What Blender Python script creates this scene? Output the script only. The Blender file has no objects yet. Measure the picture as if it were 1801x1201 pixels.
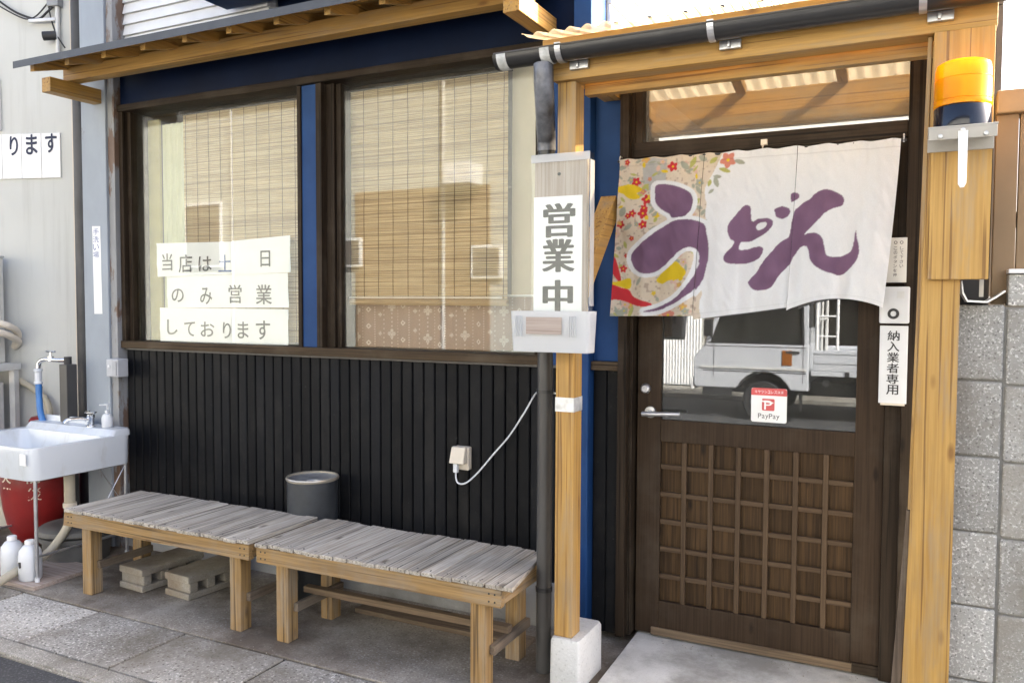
import bpy, bmesh, math, random
import numpy as np
from mathutils import Vector, Matrix
random.seed(7)
RNG = np.random.default_rng(11)
sc = bpy.context.scene
COL = sc.collection

# ------------------------------------------------------------------ camera
F_PX, YAW, PIT, ROL = 1444.27, -0.462742454, -0.0468574417, 0.00426202186
CAM = Vector((0.0, 0.0, 1.5))
_f = Vector((math.sin(YAW)*math.cos(PIT), math.cos(YAW)*math.cos(PIT), math.sin(PIT)))
_r = Vector((math.cos(YAW), -math.sin(YAW), 0)); _u = _r.cross(_f)
RT = math.cos(ROL)*_r + math.sin(ROL)*_u
UP = -math.sin(ROL)*_r + math.cos(ROL)*_u
cam_data = bpy.data.cameras.new('camera'); cam = bpy.data.objects.new('camera', cam_data); COL.objects.link(cam)
cam_data.sensor_width = 36; cam_data.lens = F_PX/1801*36; cam_data.clip_start = 0.02; cam_data.clip_end = 3000
M = Matrix((RT, UP, -_f)).transposed().to_4x4(); M.translation = CAM
cam.matrix_world = M; sc.camera = cam

def at(px, py, x=None, y=None, z=None):
    """photo pixel -> point on the plane x=, y= or z= that the thing stands on"""
    d = RT*(px-900.5) - UP*(py-600.5) + _f*F_PX
    ax, v = (0, x) if x is not None else (1, y) if y is not None else (2, z)
    return CAM + d*((v-CAM[ax])/d[ax])

# ------------------------------------------------------------------ sky, sun, exposure
SUN = Vector((0.60, 0.50, 0.62)).normalized()
el = math.asin(SUN.z); az = math.atan2(SUN.x, SUN.y)
w = bpy.data.worlds.new('World'); sc.world = w; w.use_nodes = True
nt = w.node_tree; bg = nt.nodes['Background']
sky = nt.nodes.new('ShaderNodeTexSky'); sky.sky_type = 'NISHITA'; sky.sun_disc = False
sky.sun_elevation = el; sky.sun_rotation = az; sky.dust_density = 7.0; sky.air_density = 0.65; sky.ozone_density = 0.8
nt.links.new(sky.outputs[0], bg.inputs[0]); bg.inputs[1].default_value = 0.14
sl = bpy.data.lights.new('sun', 'SUN'); sl.energy = 5.0; sl.angle = math.radians(0.53); sl.color = (1, .965, .90)
so = bpy.data.objects.new('sun', sl); COL.objects.link(so)
so.rotation_euler = (-SUN).to_track_quat('-Z', 'Y').to_euler()
vs = sc.view_settings; vs.view_transform = 'Standard'; vs.look = 'None'; vs.exposure = 2.70; vs.gamma = 1
sc.cycles.use_denoising = True
sc.cycles.max_bounces = 10; sc.cycles.transparent_max_bounces = 24; sc.cycles.caustics_reflective = False; sc.cycles.caustics_refractive = False
sc.cycles.sample_clamp_indirect = 6

# ------------------------------------------------------------------ materials
MATS = {}
class NB:
    def __init__(s, name):
        s.m = bpy.data.materials.new(name); s.m.use_nodes = True
        s.t = s.m.node_tree; s.n = s.t.nodes; s.b = s.n['Principled BSDF']; s.out = s.n['Material Output']; s._co = {}
    def add(s, ty, **kw):
        n = s.n.new(ty)
        for k, v in kw.items(): setattr(n, k, v)
        return n
    def link(s, a, b): s.t.links.new(a, b)
    def co(s, scale=(1, 1, 1), kind='Object'):
        k = (scale, kind)
        if k not in s._co:
            tc = s.add('ShaderNodeTexCoord'); mp = s.add('ShaderNodeMapping'); mp.inputs['Scale'].default_value = scale
            s.link(tc.outputs[kind], mp.inputs[0])
            oi = s.add('ShaderNodeObjectInfo'); ml = s.add('ShaderNodeMath', operation='MULTIPLY'); ml.inputs[1].default_value = 37.0
            s.link(oi.outputs['Random'], ml.inputs[0]); s.link(ml.outputs[0], mp.inputs['Location'])
            s._co[k] = mp.outputs[0]
        return s._co[k]
    def noise(s, scale, stretch=(1, 1, 1), detail=4, rough=.55):
        n = s.add('ShaderNodeTexNoise'); n.inputs['Scale'].default_value = scale; n.inputs['Detail'].default_value = detail
        n.inputs['Roughness'].default_value = rough; s.link(s.co(stretch), n.inputs['Vector']); return n.outputs[0]
    def ramp(s, fac, stops, interp='LINEAR'):
        r = s.add('ShaderNodeValToRGB'); r.color_ramp.interpolation = interp; e = r.color_ramp.elements
        while len(e) < len(stops): e.new(.5)
        for i, (p, c) in enumerate(stops):
            e[i].position = p; e[i].color = (*c, 1) if len(c) == 3 else c
        s.link(fac, r.inputs[0]); return r.outputs[0]
    def mix(s, fac, a, b, mode='MIX'):
        m = s.add('ShaderNodeMix', data_type='RGBA', blend_type=mode)
        for sock, v in ((m.inputs[0], fac), (m.inputs[6], a), (m.inputs[7], b)):
            if hasattr(v, 'is_linked'): s.link(v, sock)
            elif isinstance(v, (int, float)): sock.default_value = v
            else: sock.default_value = (*v, 1)
        return m.outputs[2]
    def bump(s, h, strength=.3, dist=.01):
        b = s.add('ShaderNodeBump'); b.inputs['Strength'].default_value = strength; b.inputs['Distance'].default_value = dist
        s.link(h, b.inputs['Height']); s.link(b.outputs[0], s.b.inputs['Normal'])
    def rnd(s): return s.add('ShaderNodeObjectInfo').outputs['Random']
    def set(s, **kw):
        nm = dict(color='Base Color', rough='Roughness', metal='Metallic', spec='Specular IOR Level', trans='Transmission Weight', coat='Coat Weight', ior='IOR', alpha='Alpha')
        for k, v in kw.items():
            sock = s.b.inputs[nm[k]]
            if hasattr(v, 'is_linked'): s.link(v, sock)
            elif k == 'color': sock.default_value = (*v, 1)
            else: sock.default_value = v
        return s.m
def G(v): return (v, v, v)
def mat(name, fn):
    if name not in MATS:
        nb = NB(name); fn(nb); MATS[name] = nb.m
    return MATS[name]

def plain(name, color, rough=.5, metal=0, var=.12, sc_=9, bump=.0, spec=.5, coat=0):
    def fn(s):
        n = s.noise(sc_, detail=6)
        dark = tuple(c*(1-var) for c in color); lit = tuple(min(1, c*(1+var)) for c in color)
        s.set(color=s.ramp(n, [(.3, dark), (.7, lit)]), rough=rough, metal=metal, spec=spec, coat=coat)
        if bump: s.bump(s.noise(sc_*14, detail=3), bump, .004)
    return mat(name, fn)

def wood(kind, axis):
    """planks: grain runs along axis; kinds differ in stain and age, bar also in painted light"""
    P = dict(pine=((.48, .285, .078), (.39, .215, .050), (.20, .095, .025), .5, 0),
             bench=((.34, .215, .085), (.26, .155, .058), (.12, .07, .03), .7, .55),
             grey=((.47, .435, .375), (.32, .29, .24), (.095, .078, .06), .85, 0),
             dark=((.034, .0235, .0150), (.024, .016, .0105), (.010, .007, .005), .55, 0),
             door=((.048, .031, .019), (.037, .024, .014), (.016, .010, .007), .5, 0),
             cell=((.072, .042, .019), (.036, .021, .011), (.012, .008, .006), .5, 0),
             bar=((.092, .062, .038), (.074, .048, .029), (.035, .022, .014), .6, 0),  # lattice bars lightened to stand in for the light they catch
             sill=((.080, .055, .032), (.055, .038, .023), (.022, .016, .011), .65, 0),
             rot=((.16, .12, .085), (.10, .07, .05), (.04, .03, .02), .95, 0),
             pale=((.40, .335, .29), (.31, .245, .205), (.18, .13, .105), .8, 0),
             step=((.19, .135, .085), (.13, .09, .055), (.06, .04, .025), .8, 0))[kind]
    def fn(s):
        st = {'X': (1, 14, 14), 'Y': (14, 1, 14), 'Z': (14, 14, 1)}[axis]
        st2 = {'X': (.8, 40, 40), 'Y': (40, .8, 40), 'Z': (40, 40, .8)}[axis]
        g = s.noise(1.7, st, 5, .6); fine = s.noise(3.1, st2, 3, .6)
        c = s.ramp(g, [(.30, P[1]), (.55, P[0]), (.74, P[1])])
        c = s.mix(.27 if kind == 'pine' else .6 if kind == 'cell' else .5, c, s.mix(s.ramp(fine, [(.38, G(0)), (.62, G(1))]), P[2], P[0]))
        # knots
        kn = s.add('ShaderNodeTexVoronoi', feature='F1'); kn.inputs['Scale'].default_value = 3.0
        ks = {'X': (1.2, 3.3, 3.3), 'Y': (3.3, 1.2, 3.3), 'Z': (3.3, 3.3, 1.2)}[axis]
        s.link(s.co(ks), kn.inputs['Vector'])
        c = s.mix(s.ramp(kn.outputs['Distance'], [(.05, G(.9)), (.135, G(0))]), c, P[2])
        if kind in ('bench', 'dark', 'rot', 'grey', 'door', 'pine', 'sill'):
            d = s.noise(2.3, (1, 1, 1) if kind != 'pine' else {'X': (.5, 2.5, 2.5), 'Y': (2.5, .5, 2.5), 'Z': (2.5, 2.5, .5)}[axis], 6, .65)
            dirt = (.24, .22, .19) if kind == 'bench' else (.075, .06, .044) if kind in ('dark', 'door') else (.13, .105, .075) if kind == 'sill' else (.25, .155, .065) if kind == 'pine' else (.24, .20, .15)
            c = s.mix(s.ramp(d, [(.50, G(0)), (.72, G(.62))]), c, dirt)
        if kind in ('pine', 'bench', 'grey', 'dark', 'sill'):
            st3 = {'X': (.5, 46, 46), 'Y': (46, .5, 46), 'Z': (46, 46, .5)}[axis]
            c = s.mix(s.ramp(s.noise(1.9, st3, 2, .5), [(.60, G(0)), (.645, G(.8))]), c, tuple(x*(.55 if kind != 'pine' else .8) for x in P[2]))
        if kind in ('pine', 'bench'):
            st4 = {'X': (.6, 5, 5), 'Y': (5, .6, 5), 'Z': (5, 5, .6)}[axis]
            c = s.mix(s.ramp(s.noise(2.9, st4, 7, .7), [(.50, G(0)), (.68, G(.6 if kind == 'pine' else .8))]), c, (.27, .225, .165))
        v = s.add('ShaderNodeMath', operation='MULTIPLY_ADD'); s.link(s.rnd(), v.inputs[0])
        v.inputs[1].default_value = .34 if kind in ('grey', 'cell') else .16; v.inputs[2].default_value = .83 if kind in ('grey', 'cell') else .92
        cc = s.add('ShaderNodeCombineColor'); [s.link(v.outputs[0], cc.inputs[i]) for i in range(3)]
        c = s.mix(1.0, c, cc.outputs[0], 'MULTIPLY')
        s.set(color=c, rough=P[3], spec=.12 if kind in ('dark', 'door', 'cell', 'bar', 'sill') else .35)
        s.bump(fine, .45 if kind in ('grey', 'rot') else .22, .003)
    return mat(f'wood_{kind}_{axis}', fn)

def concrete(name, a, b, spot, rough=.9, stain=None, scale=1.0, agg=.5, pit=.8, vary=0):
    def fn(s):
        big = s.noise(2.2*scale, detail=8, rough=.62); sp = s.noise(95*scale, detail=3, rough=.7)
        c = s.ramp(big, [(.3, a), (.68, b)])
        c = s.mix(s.ramp(sp, [(.54, G(0)), (.64, G(agg))]), c, spot)
        vo = s.add('ShaderNodeTexVoronoi', feature='F1'); vo.inputs['Scale'].default_value = 60*scale; s.link(s.co((1, 1, 1)), vo.inputs['Vector'])
        c = s.mix(s.ramp(vo.outputs['Distance'], [(.16, G(agg*pit)), (.30, G(0))]), c, tuple(x*.42 for x in a))
        if stain:
            st = s.noise(1.25*scale, (1, 1, 1), 7, .68)
            c = s.mix(s.ramp(st, [(.44, G(0)), (.62, G(.85))]), c, stain)
        if vary:
            v = s.add('ShaderNodeMath', operation='MULTIPLY_ADD'); s.link(s.rnd(), v.inputs[0]); v.inputs[1].default_value = vary; v.inputs[2].default_value = 1-vary/2
            cc = s.add('ShaderNodeCombineColor'); [s.link(v.outputs[0], cc.inputs[i]) for i in range(3)]; c = s.mix(1.0, c, cc.outputs[0], 'MULTIPLY')
        s.set(color=c, rough=rough, spec=.25); s.bump(sp, .5, .004)
    return mat(name, fn)

def glass(name, tint, ior, rough=0.0, haze=0.0):
    def fn(s):
        fr = s.add('ShaderNodeFresnel'); ge = s.add('ShaderNodeNewGeometry'); mr = s.add('ShaderNodeMapRange')   # a pane does not bend light: same index from both sides
        mr.inputs['To Min'].default_value = ior; mr.inputs['To Max'].default_value = 1/ior; s.link(ge.outputs['Backfacing'], mr.inputs['Value']); s.link(mr.outputs[0], fr.inputs[0])
        tr = s.add('ShaderNodeBsdfTransparent'); tr.inputs[0].default_value = (*tint, 1)
        gl = s.add('ShaderNodeBsdfGlossy'); gl.inputs['Roughness'].default_value = rough; gl.inputs[0].default_value = (.96, .98, 1, 1)
        mx = s.add('ShaderNodeMixShader'); s.link(fr.outputs[0], mx.inputs[0]); s.link(tr.outputs[0], mx.inputs[1]); s.link(gl.outputs[0], mx.inputs[2])
        if haze:    # patchy pale haze mixed in to imitate washed-out reflections
            df = s.add('ShaderNodeBsdfDiffuse'); df.inputs[0].default_value = (.55, .54, .50, 1); m3 = s.add('ShaderNodeMixShader')
            s.link(s.ramp(s.noise(3.5, (1, 1, .4), 6, .65), [(.3, G(haze*.5)), (.7, G(haze*1.5))]), m3.inputs[0])
            s.link(mx.outputs[0], m3.inputs[1]); s.link(df.outputs[0], m3.inputs[2]); s.link(m3.outputs[0], s.out.inputs[0]); return
        s.link(mx.outputs[0], s.out.inputs[0])
    return mat(name, fn)

def translucent(name, color, amount, trans=0.0, rough=.35):
    def fn(s):
        s.set(color=color, rough=rough)
        tl = s.add('ShaderNodeBsdfTranslucent'); tl.inputs[0].default_value = (*color, 1)
        mx = s.add('ShaderNodeMixShader'); mx.inputs[0].default_value = amount
        s.link(s.b.outputs[0], mx.inputs[1]); s.link(tl.outputs[0], mx.inputs[2]); last = mx.outputs[0]
        if trans:
            tp = s.add('ShaderNodeBsdfTransparent'); tp.inputs[0].default_value = (*[min(1, c*1.1+.25) for c in color], 1)
            m2 = s.add('ShaderNodeMixShader'); m2.inputs[0].default_value = trans
            s.link(last, m2.inputs[1]); s.link(tp.outputs[0], m2.inputs[2]); last = m2.outputs[0]
        s.link(last, s.out.inputs[0])
    return mat(name, fn)

def printed(name, amount=.25, rough=.85):
    def fn(s):
        a = s.add('ShaderNodeAttribute'); a.attribute_name = 'print'
        wv = s.noise(420, (1, 1, 1), 2)
        c = s.mix(s.ramp(wv, [(.3, G(.9)), (.7, G(1.0))]), G(0), a.outputs['Color'])
        s.set(color=c, rough=rough, spec=.15)
        tl = s.add('ShaderNodeBsdfTranslucent'); s.link(c, tl.inputs[0])
        mx = s.add('ShaderNodeMixShader'); mx.inputs[0].default_value = amount
        s.link(s.b.outputs[0], mx.inputs[1]); s.link(tl.outputs[0], mx.inputs[2]); s.link(mx.outputs[0], s.out.inputs[0])
    return mat(name, fn)

def siding_black():
    def fn(s):
        n = s.noise(3, (1, 1, .35), 6, .6); sc2 = s.noise(30, (1, 1, 1), 4, .7)
        c = s.ramp(n, [(.3, (.0058, .0062, .0072)), (.75, (.0108, .0114, .0130))])
        v = s.add('ShaderNodeMath', operation='MULTIPLY_ADD'); s.link(s.rnd(), v.inputs[0]); v.inputs[1].default_value = .5; v.inputs[2].default_value = .8
        cc = s.add('ShaderNodeCombineColor'); [s.link(v.outputs[0], cc.inputs[i]) for i in range(3)]; c = s.mix(1.0, c, cc.outputs[0], 'MULTIPLY')
        du = s.noise(2.0, (1.5, 1.5, 1.0), 8, .75); c = s.mix(s.ramp(du, [(.50, G(0)), (.75, G(.22))]), c, (.075, .07, .062))
        c = s.mix(s.ramp(sc2, [(.66, G(0)), (.78, G(.45))]), c, (.10, .10, .095))
        s.set(color=c, rough=s.ramp(n, [(.3, G(.42)), (.7, G(.6))]), spec=.10); s.bump(s.noise(6, (1, 1, .5), 2), .05, .01)
    return mat('siding_black', fn)

def painted_steel(name, col, rust=True, lo=.55):
    def fn(s):
        n = s.noise(2.5, (1, 1, .5), 6, .6)
        c = s.ramp(n, [(.3, tuple(x*.85 for x in col)), (.7, tuple(min(1, x*1.1) for x in col))])
        if rust:
            r = s.noise(5, (1.6, 1.6, .5), 7, .7)
            c = s.mix(s.ramp(r, [(lo, G(0)), (lo+.06, G(.9))]), c, (.13, .075, .045))
        s.set(color=c, rough=.55, spec=.4)
    return mat(name, fn)

M_PINE = lambda a: wood('pine', a)
M_BLACK = siding_black()
M_BLUE = plain('blue_paint', (.014, .050, .150), .5, var=.18, sc_=4, spec=.15)
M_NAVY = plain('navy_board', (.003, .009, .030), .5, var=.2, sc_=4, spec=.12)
M_STEEL = painted_steel('grey_blue_steel', (.29, .325, .365), True, .66)
M_RUST = painted_steel('rusty_steel', (.25, .255, .26), True, .50)
def _pl(s):
    c = s.ramp(s.noise(1.6, (1, 1, 1), 6), [(.3, (.50, .505, .475)), (.7, (.55, .555, .525))])
    c = s.mix(s.ramp(s.noise(2.2, (6, 6, .35), 6, .65), [(.52, G(0)), (.78, G(.45))]), c, (.34, .335, .305))
    s.set(color=c, rough=.85, spec=.2); s.bump(s.noise(45, (1, 1, 1), 4), .12, .004)
M_PLASTER = mat('white_plaster', _pl)
M_WHITE = plain('white_paint', (.78, .78, .77), .5, var=.05)
M_SIDING = plain('white_siding', (.66, .67, .68), .5, var=.05)
M_PAPER = plain('white_paper', (.80, .80, .79), .75, var=.04, sc_=6)
M_INK = plain('black_ink', (.02, .02, .022), .6)
M_INKBLUE = plain('blue_ink', (.02, .07, .25), .6)
M_NAVYINK = plain('navy_ink', (.012, .02, .055), .6)
M_SIGNINK = plain('grey_black_ink', (.035, .036, .038), .7, var=.4, sc_=25)
M_DARKPVC = plain('dark_pvc', (.020, .020, .021), .32, var=.25, sc_=5)
M_GREYPVC = plain('grey_pvc', (.050, .048, .046), .4, var=.2, sc_=5)
M_GALV = plain('galvanised', (.50, .51, .53), .32, .85, var=.25, sc_=12)
M_ALU = plain('aluminium', (.36, .34, .30), .5, .35, var=.12, sc_=8)
M_CHROME = plain('chrome', (.75, .76, .78), .10, 1.0, var=.04)
def _po(s):
    c = s.ramp(s.noise(2.5, (1, 1, 1), 6), [(.3, (.52, .555, .585)), (.7, (.58, .61, .635))])
    c = s.mix(s.ramp(s.noise(4.5, (1.6, 1.6, .5), 8, .75), [(.54, G(0)), (.76, G(.55))]), c, (.36, .34, .29))
    s.set(color=c, rough=.22, coat=.2)
M_PORC = mat('white_porcelain', _po)
M_TAPE = plain('crumpled_tape', (.60, .61, .60), .35, .35, var=.25, sc_=30, bump=.3)
M_RED = plain('red_enamel', (.21, .012, .012), .35, var=.25, sc_=4)
M_RUBBER = plain('dark_rubber', (.022, .022, .023), .6, var=.3)
M_GREYTUB = plain('grey_tub', (.10, .10, .095), .6, var=.3, sc_=7)
M_HOSE = plain('beige_hose', (.42, .38, .29), .5, var=.18, sc_=8)
M_BROWNFIT = plain('brown_fitting', (.30, .185, .09), .6)
M_BLUEHOSE = plain('blue_hose', (.035, .16, .42), .4)
M_CREAMPLASTIC = plain('cream_plastic', (.60, .54, .45), .4, var=.08)
M_WHITEPLASTIC = plain('white_plastic', (.60, .62, .64), .35, var=.05)
M_LIGHTGREY = plain('light_grey_metal', (.55, .55, .53), .45, .1)
M_APRON = concrete('apron_concrete', (.17, .145, .115), (.33, .30, .255), (.46, .44, .40), stain=(.085, .064, .046), scale=1.0, agg=.6)
M_SLAB = concrete('slab_concrete', (.225, .212, .190), (.40, .385, .350), (.66, .63, .57), stain=(.145, .125, .095), scale=.85, agg=1.0, pit=.95, vary=.22)
M_KERB = concrete('kerb_concrete', (.20, .19, .165), (.33, .315, .28), (.58, .55, .50), stain=(.13, .115, .09), scale=1.4, agg=.8, vary=.15)
M_STEP = concrete('step_concrete', (.40, .39, .365), (.62, .61, .575), (.68, .67, .64), stain=(.23, .22, .195), scale=1.6, agg=.2)
M_FOOT = concrete('footing_concrete', (.44, .44, .42), (.56, .56, .54), (.66, .66, .64), agg=.3)
M_FOUND = concrete('foundation_render', (.34, .34, .33), (.46, .46, .45), (.60, .6, .59), stain=(.22, .21, .19), agg=.15)
M_BLOCK = concrete('concrete_block', (.30, .295, .275), (.40, .395, .37), (.74, .73, .70), stain=(.24, .22, .185), scale=1.25, agg=.95, pit=.75, vary=.28)
M_OLDBLOCK = concrete('old_concrete_block', (.27, .25, .21), (.37, .345, .295), (.46, .44, .40), stain=(.20, .155, .11), scale=1.5, agg=.5)
M_ASPHALT = concrete('asphalt', (.045, .046, .048), (.065, .066, .068), (.16, .16, .16), agg=.5)
M_MORTAR = plain('mortar', (.20, .195, .18), .95, var=.2, sc_=20)
M_JOINT = plain('joint_dirt', (.022, .020, .017), .95, var=.3, sc_=20)
M_GLASS = glass('window_glass', (.95, .96, .94), 1.45, haze=.02)
M_DOORGLASS = glass('door_glass', (.5, .52, .52), 1.9, haze=.045)
M_TRANSOM = glass('transom_glass', (.60, .60, .58), 3.0, haze=.20)
M_ROOFPC = translucent('polycarbonate', (.66, .58, .45), .45, .62)
M_TRAY = translucent('milky_plastic', (.72, .73, .73), .35, .22)
M_COVER = glass('clear_cover', (.95, .96, .95), 1.38, .06)
M_AMBER = translucent('amber_lens', (1.0, .46, .008), .5, .10, .12)
M_BEACON = plain('beacon_base', (.006, .009, .018), .12, var=.2)
M_TAN = plain('tan_wall', (.55, .48, .36), .85, var=.05)
M_DARKROOM = plain('room_wall', (.16, .14, .12), .9)
M_SLATE = plain('slate_roof', (.040, .045, .054), .45, var=.15)

# ------------------------------------------------------------------ mesh helpers
LOC = {}
class MB:
    def __init__(s): s.v = []; s.f = []
    def add(s, vs, fs):
        o = len(s.v); s.v += [tuple(v) for v in vs]; s.f += [tuple(i+o for i in f) for f in fs]; return s
    def hexa(s, p):   # 4 bottom (ccw from above) + 4 top
        return s.add(p, [(0, 3, 2, 1), (4, 5, 6, 7), (0, 1, 5, 4), (1, 2, 6, 5), (2, 3, 7, 6), (3, 0, 4, 7)])
    def box(s, x0, x1, y0, y1, z0, z1):
        return s.hexa([(x0, y0, z0), (x1, y0, z0), (x1, y1, z0), (x0, y1, z0), (x0, y0, z1), (x1, y0, z1), (x1, y1, z1), (x0, y1, z1)])
    def beam(s, a, b, w, h, up=(0, 0, 1)):   # bar from a to b, w sideways, h along up
        a = Vector(a); b = Vector(b); d = (b-a).normalized(); sd = d.cross(Vector(up)).normalized(); u = sd.cross(d)
        q = [(-w/2, -h/2), (w/2, -h/2), (w/2, h/2), (-w/2, h/2)]
        return s.add([a+sd*i+u*j for i, j in q]+[b+sd*i+u*j for i, j in q], [(0, 1, 2, 3), (7, 6, 5, 4), (0, 4, 5, 1), (1, 5, 6, 2), (2, 6, 7, 3), (3, 7, 4, 0)])
    def tube(s, pts, r, n=10, caps=True):
        pts = [Vector(p) for p in pts]; rs = r if isinstance(r, (list, tuple)) else [r]*len(pts)
        t0 = (pts[1]-pts[0]).normalized(); u = t0.orthogonal().normalized(); rings = []
        for i, p in enumerate(pts):
            t = (pts[min(i+1, len(pts)-1)]-pts[max(i-1, 0)]).normalized()
            u = (u-t*u.dot(t)).normalized(); v = t.cross(u)
            rings.append([p+(u*math.cos(2*math.pi*k/n)+v*math.sin(2*math.pi*k/n))*rs[i] for k in range(n)])
        fs = []
        for i in range(len(pts)-1):
            for k in range(n): fs.append((i*n+k, i*n+(k+1) % n, (i+1)*n+(k+1) % n, (i+1)*n+k))
        if caps: fs += [tuple(range(n))[::-1], tuple((len(pts)-1)*n+k for k in range(n))]
        return s.add([p for rg in rings for p in rg], fs)
    def lathe(s, prof, c, n=28, axis='Z'):
        c = Vector(c); vs = []
        for r, h in prof:
            for k in range(n):
                a = 2*math.pi*k/n
                o = Vector((r*math.cos(a), r*math.sin(a), h)) if axis == 'Z' else Vector((r*math.cos(a), -h, r*math.sin(a))) if axis == 'Y' else Vector((h, r*math.cos(a), r*math.sin(a)))
                vs.append(c+o)
        fs = [(i*n+k, i*n+(k+1) % n, (i+1)*n+(k+1) % n, (i+1)*n+k) for i in range(len(prof)-1) for k in range(n)]
        return s.add(vs, fs)
    def loft(s, rings, cap0=True, cap1=True):
        n = len(rings[0]); vs = [p for r in rings for p in r]
        fs = [(i*n+k, i*n+(k+1) % n, (i+1)*n+(k+1) % n, (i+1)*n+k) for i in range(len(rings)-1) for k in range(n)]
        if cap0: fs.append(tuple(range(n))[::-1])
        if cap1: fs.append(tuple((len(rings)-1)*n+k for k in range(n)))
        return s.add(vs, fs)
    def prism(s, poly, axis, lo, hi):   # poly in the two other axes, in order
        def p3(a, b, c): return (c, a, b) if axis == 0 else (a, c, b) if axis == 1 else (a, b, c)
        n = len(poly); vs = [p3(a, b, lo) for a, b in poly]+[p3(a, b, hi) for a, b in poly]
        return s.add(vs, [tuple(range(n)), tuple(range(2*n-1, n-1, -1))]+[(k, (k+1) % n, n+(k+1) % n, n+k) for k in range(n)])

def tag(o, label=None, cat=None, group=None, kind=None):
    for k, v in (('label', label), ('category', cat), ('group', group), ('kind', kind)):
        if v: o[k] = v
    return o
def thing(name, label, cat, loc=(0, 0, 0), group=None):
    o = bpy.data.objects.new(name, None); COL.objects.link(o); o.location = loc; o.empty_display_size = .1
    LOC[o] = Vector(loc); return tag(o, label, cat, group)
def finish(me, smooth, fix=True):
    if fix:
        bm = bmesh.new(); bm.from_mesh(me); bmesh.ops.recalc_face_normals(bm, faces=bm.faces); bm.to_mesh(me); bm.free()
    if smooth:
        me.shade_smooth(); me.set_sharp_from_angle(angle=math.radians(38))
def part(name, mb, m, parent=None, bevel=0, smooth=False, loc=None, label=None):
    base = LOC[parent] if parent else Vector(loc or (0, 0, 0))
    me = bpy.data.meshes.new(name); me.from_pydata([tuple(Vector(v)-base) for v in mb.v], [], mb.f); me.update()
    finish(me, smooth); me.materials.append(m)
    o = bpy.data.objects.new(name, me); COL.objects.link(o); o.parent = parent
    if not parent: o.location = base
    LOC[o] = base
    if bevel:
        b = o.modifiers.new('bevel', 'BEVEL'); b.width = bevel; b.segments = 2; b.limit_method = 'ANGLE'
    if label: o['label'] = label
    return o
def B(*a): return MB().box(*a)
def box(name, parent, m, *a, bevel=.002, label=None): return part(name, B(*a), m, parent, bevel, label=label)
def copy_at(o, parent, off):
    c = o.copy(); COL.objects.link(c); c.parent = parent; c.location = Vector(o.location)+Vector(off); LOC[c] = LOC[o]; return c
def struct(name, mb, m, bevel=0, smooth=False):
    return tag(part(name, mb, m, None, bevel, smooth), kind='structure')
def solo(name, mb, m, label, cat, loc, bevel=0, smooth=False, group=None):
    return tag(part(name, mb, m, None, bevel, smooth, loc), label, cat, group)
def rrect(x0, x1, y0, y1, r, z, n=5):
    pts = []
    for cx, cy, a0 in ((x1-r, y1-r, 0), (x0+r, y1-r, 90), (x0+r, y0+r, 180), (x1-r, y0+r, 270)):
        for k in range(n+1):
            a = math.radians(a0+90*k/n); pts.append((cx+r*math.cos(a), cy+r*math.sin(a), z))
    return pts
def smoothpath(pts, n=8):
    pts = [Vector(p) for p in pts]; out = []
    for i in range(len(pts)-1):
        p0, p1, p2, p3 = pts[max(i-1, 0)], pts[i], pts[i+1], pts[min(i+2, len(pts)-1)]
        for k in range(n):
            t = k/n
            out.append(.5*((2*p1)+(p2-p0)*t+(2*p0-5*p1+4*p2-p3)*t*t+(3*p1-p0-3*p2+p3)*t**3))
    return out+[pts[-1]]

def glyph(ch, box_, y, m, parent, name='lettering', bold=0, strong=0, frame=None):
    """one character fitted into (x0,x1,z0,z1) on the plane y (facing -y); frame maps (x,z)->world"""
    cu = bpy.data.curves.new('glyph', 'FONT'); cu.body = ch; cu.offset = bold; cu.resolution_u = 5
    o = bpy.data.objects.new('glyph', cu); COL.objects.link(o); bpy.context.view_layer.update()
    me = bpy.data.meshes.new_from_object(o.evaluated_get(bpy.context.evaluated_depsgraph_get()))
    vs = np.array([v.co[:] for v in me.vertices]); fs = [tuple(p.vertices) for p in me.polygons]
    bpy.data.objects.remove(o); bpy.data.curves.remove(cu); bpy.data.meshes.remove(me)
    lo, hi = vs.min(0), vs.max(0); x0, x1, z0, z1 = box_
    X = x0+(vs[:, 0]-lo[0])/max(hi[0]-lo[0], 1e-6)*(x1-x0); Z = z0+(vs[:, 1]-lo[1])/max(hi[1]-lo[1], 1e-6)*(z1-z0)
    mb = MB(); pts = [frame(a, b) for a, b in zip(X, Z)] if frame else [(a, y, b) for a, b in zip(X, Z)]
    mb.add(pts, fs)
    if strong:
        sx_, sz_ = strong if isinstance(strong, tuple) else (strong, strong*.6)
        for k, (ox, oz) in enumerate(((1, 0), (-1, 0), (.5, 1), (-.5, -1), (.6, -.7), (-.6, .7), (.3, 0), (-.3, 0))): mb.add([(p[0]+ox*sx_, p[1]-.00004*(k+1), p[2]+oz*sz_) for p in pts], fs)
    base = LOC[parent]; m2 = bpy.data.meshes.new(name); m2.from_pydata([tuple(Vector(v)-base) for v in mb.v], [], mb.f); m2.update(); m2.materials.append(m)
    ob = bpy.data.objects.new(name, m2); COL.objects.link(ob); ob.parent = parent; LOC[ob] = base
    return ob
def glyph_px(ch, p0, p1, y, m, parent, **k):   # photo box: p0 upper left, p1 lower right
    a = at(*p0, y=y); b = at(*p1, y=y); c = at((p0[0]+p1[0])/2, p0[1], y=y); d = at((p0[0]+p1[0])/2, p1[1], y=y)
    return glyph(ch, (a.x, b.x, d.z, c.z), y, m, parent, **k)

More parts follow.
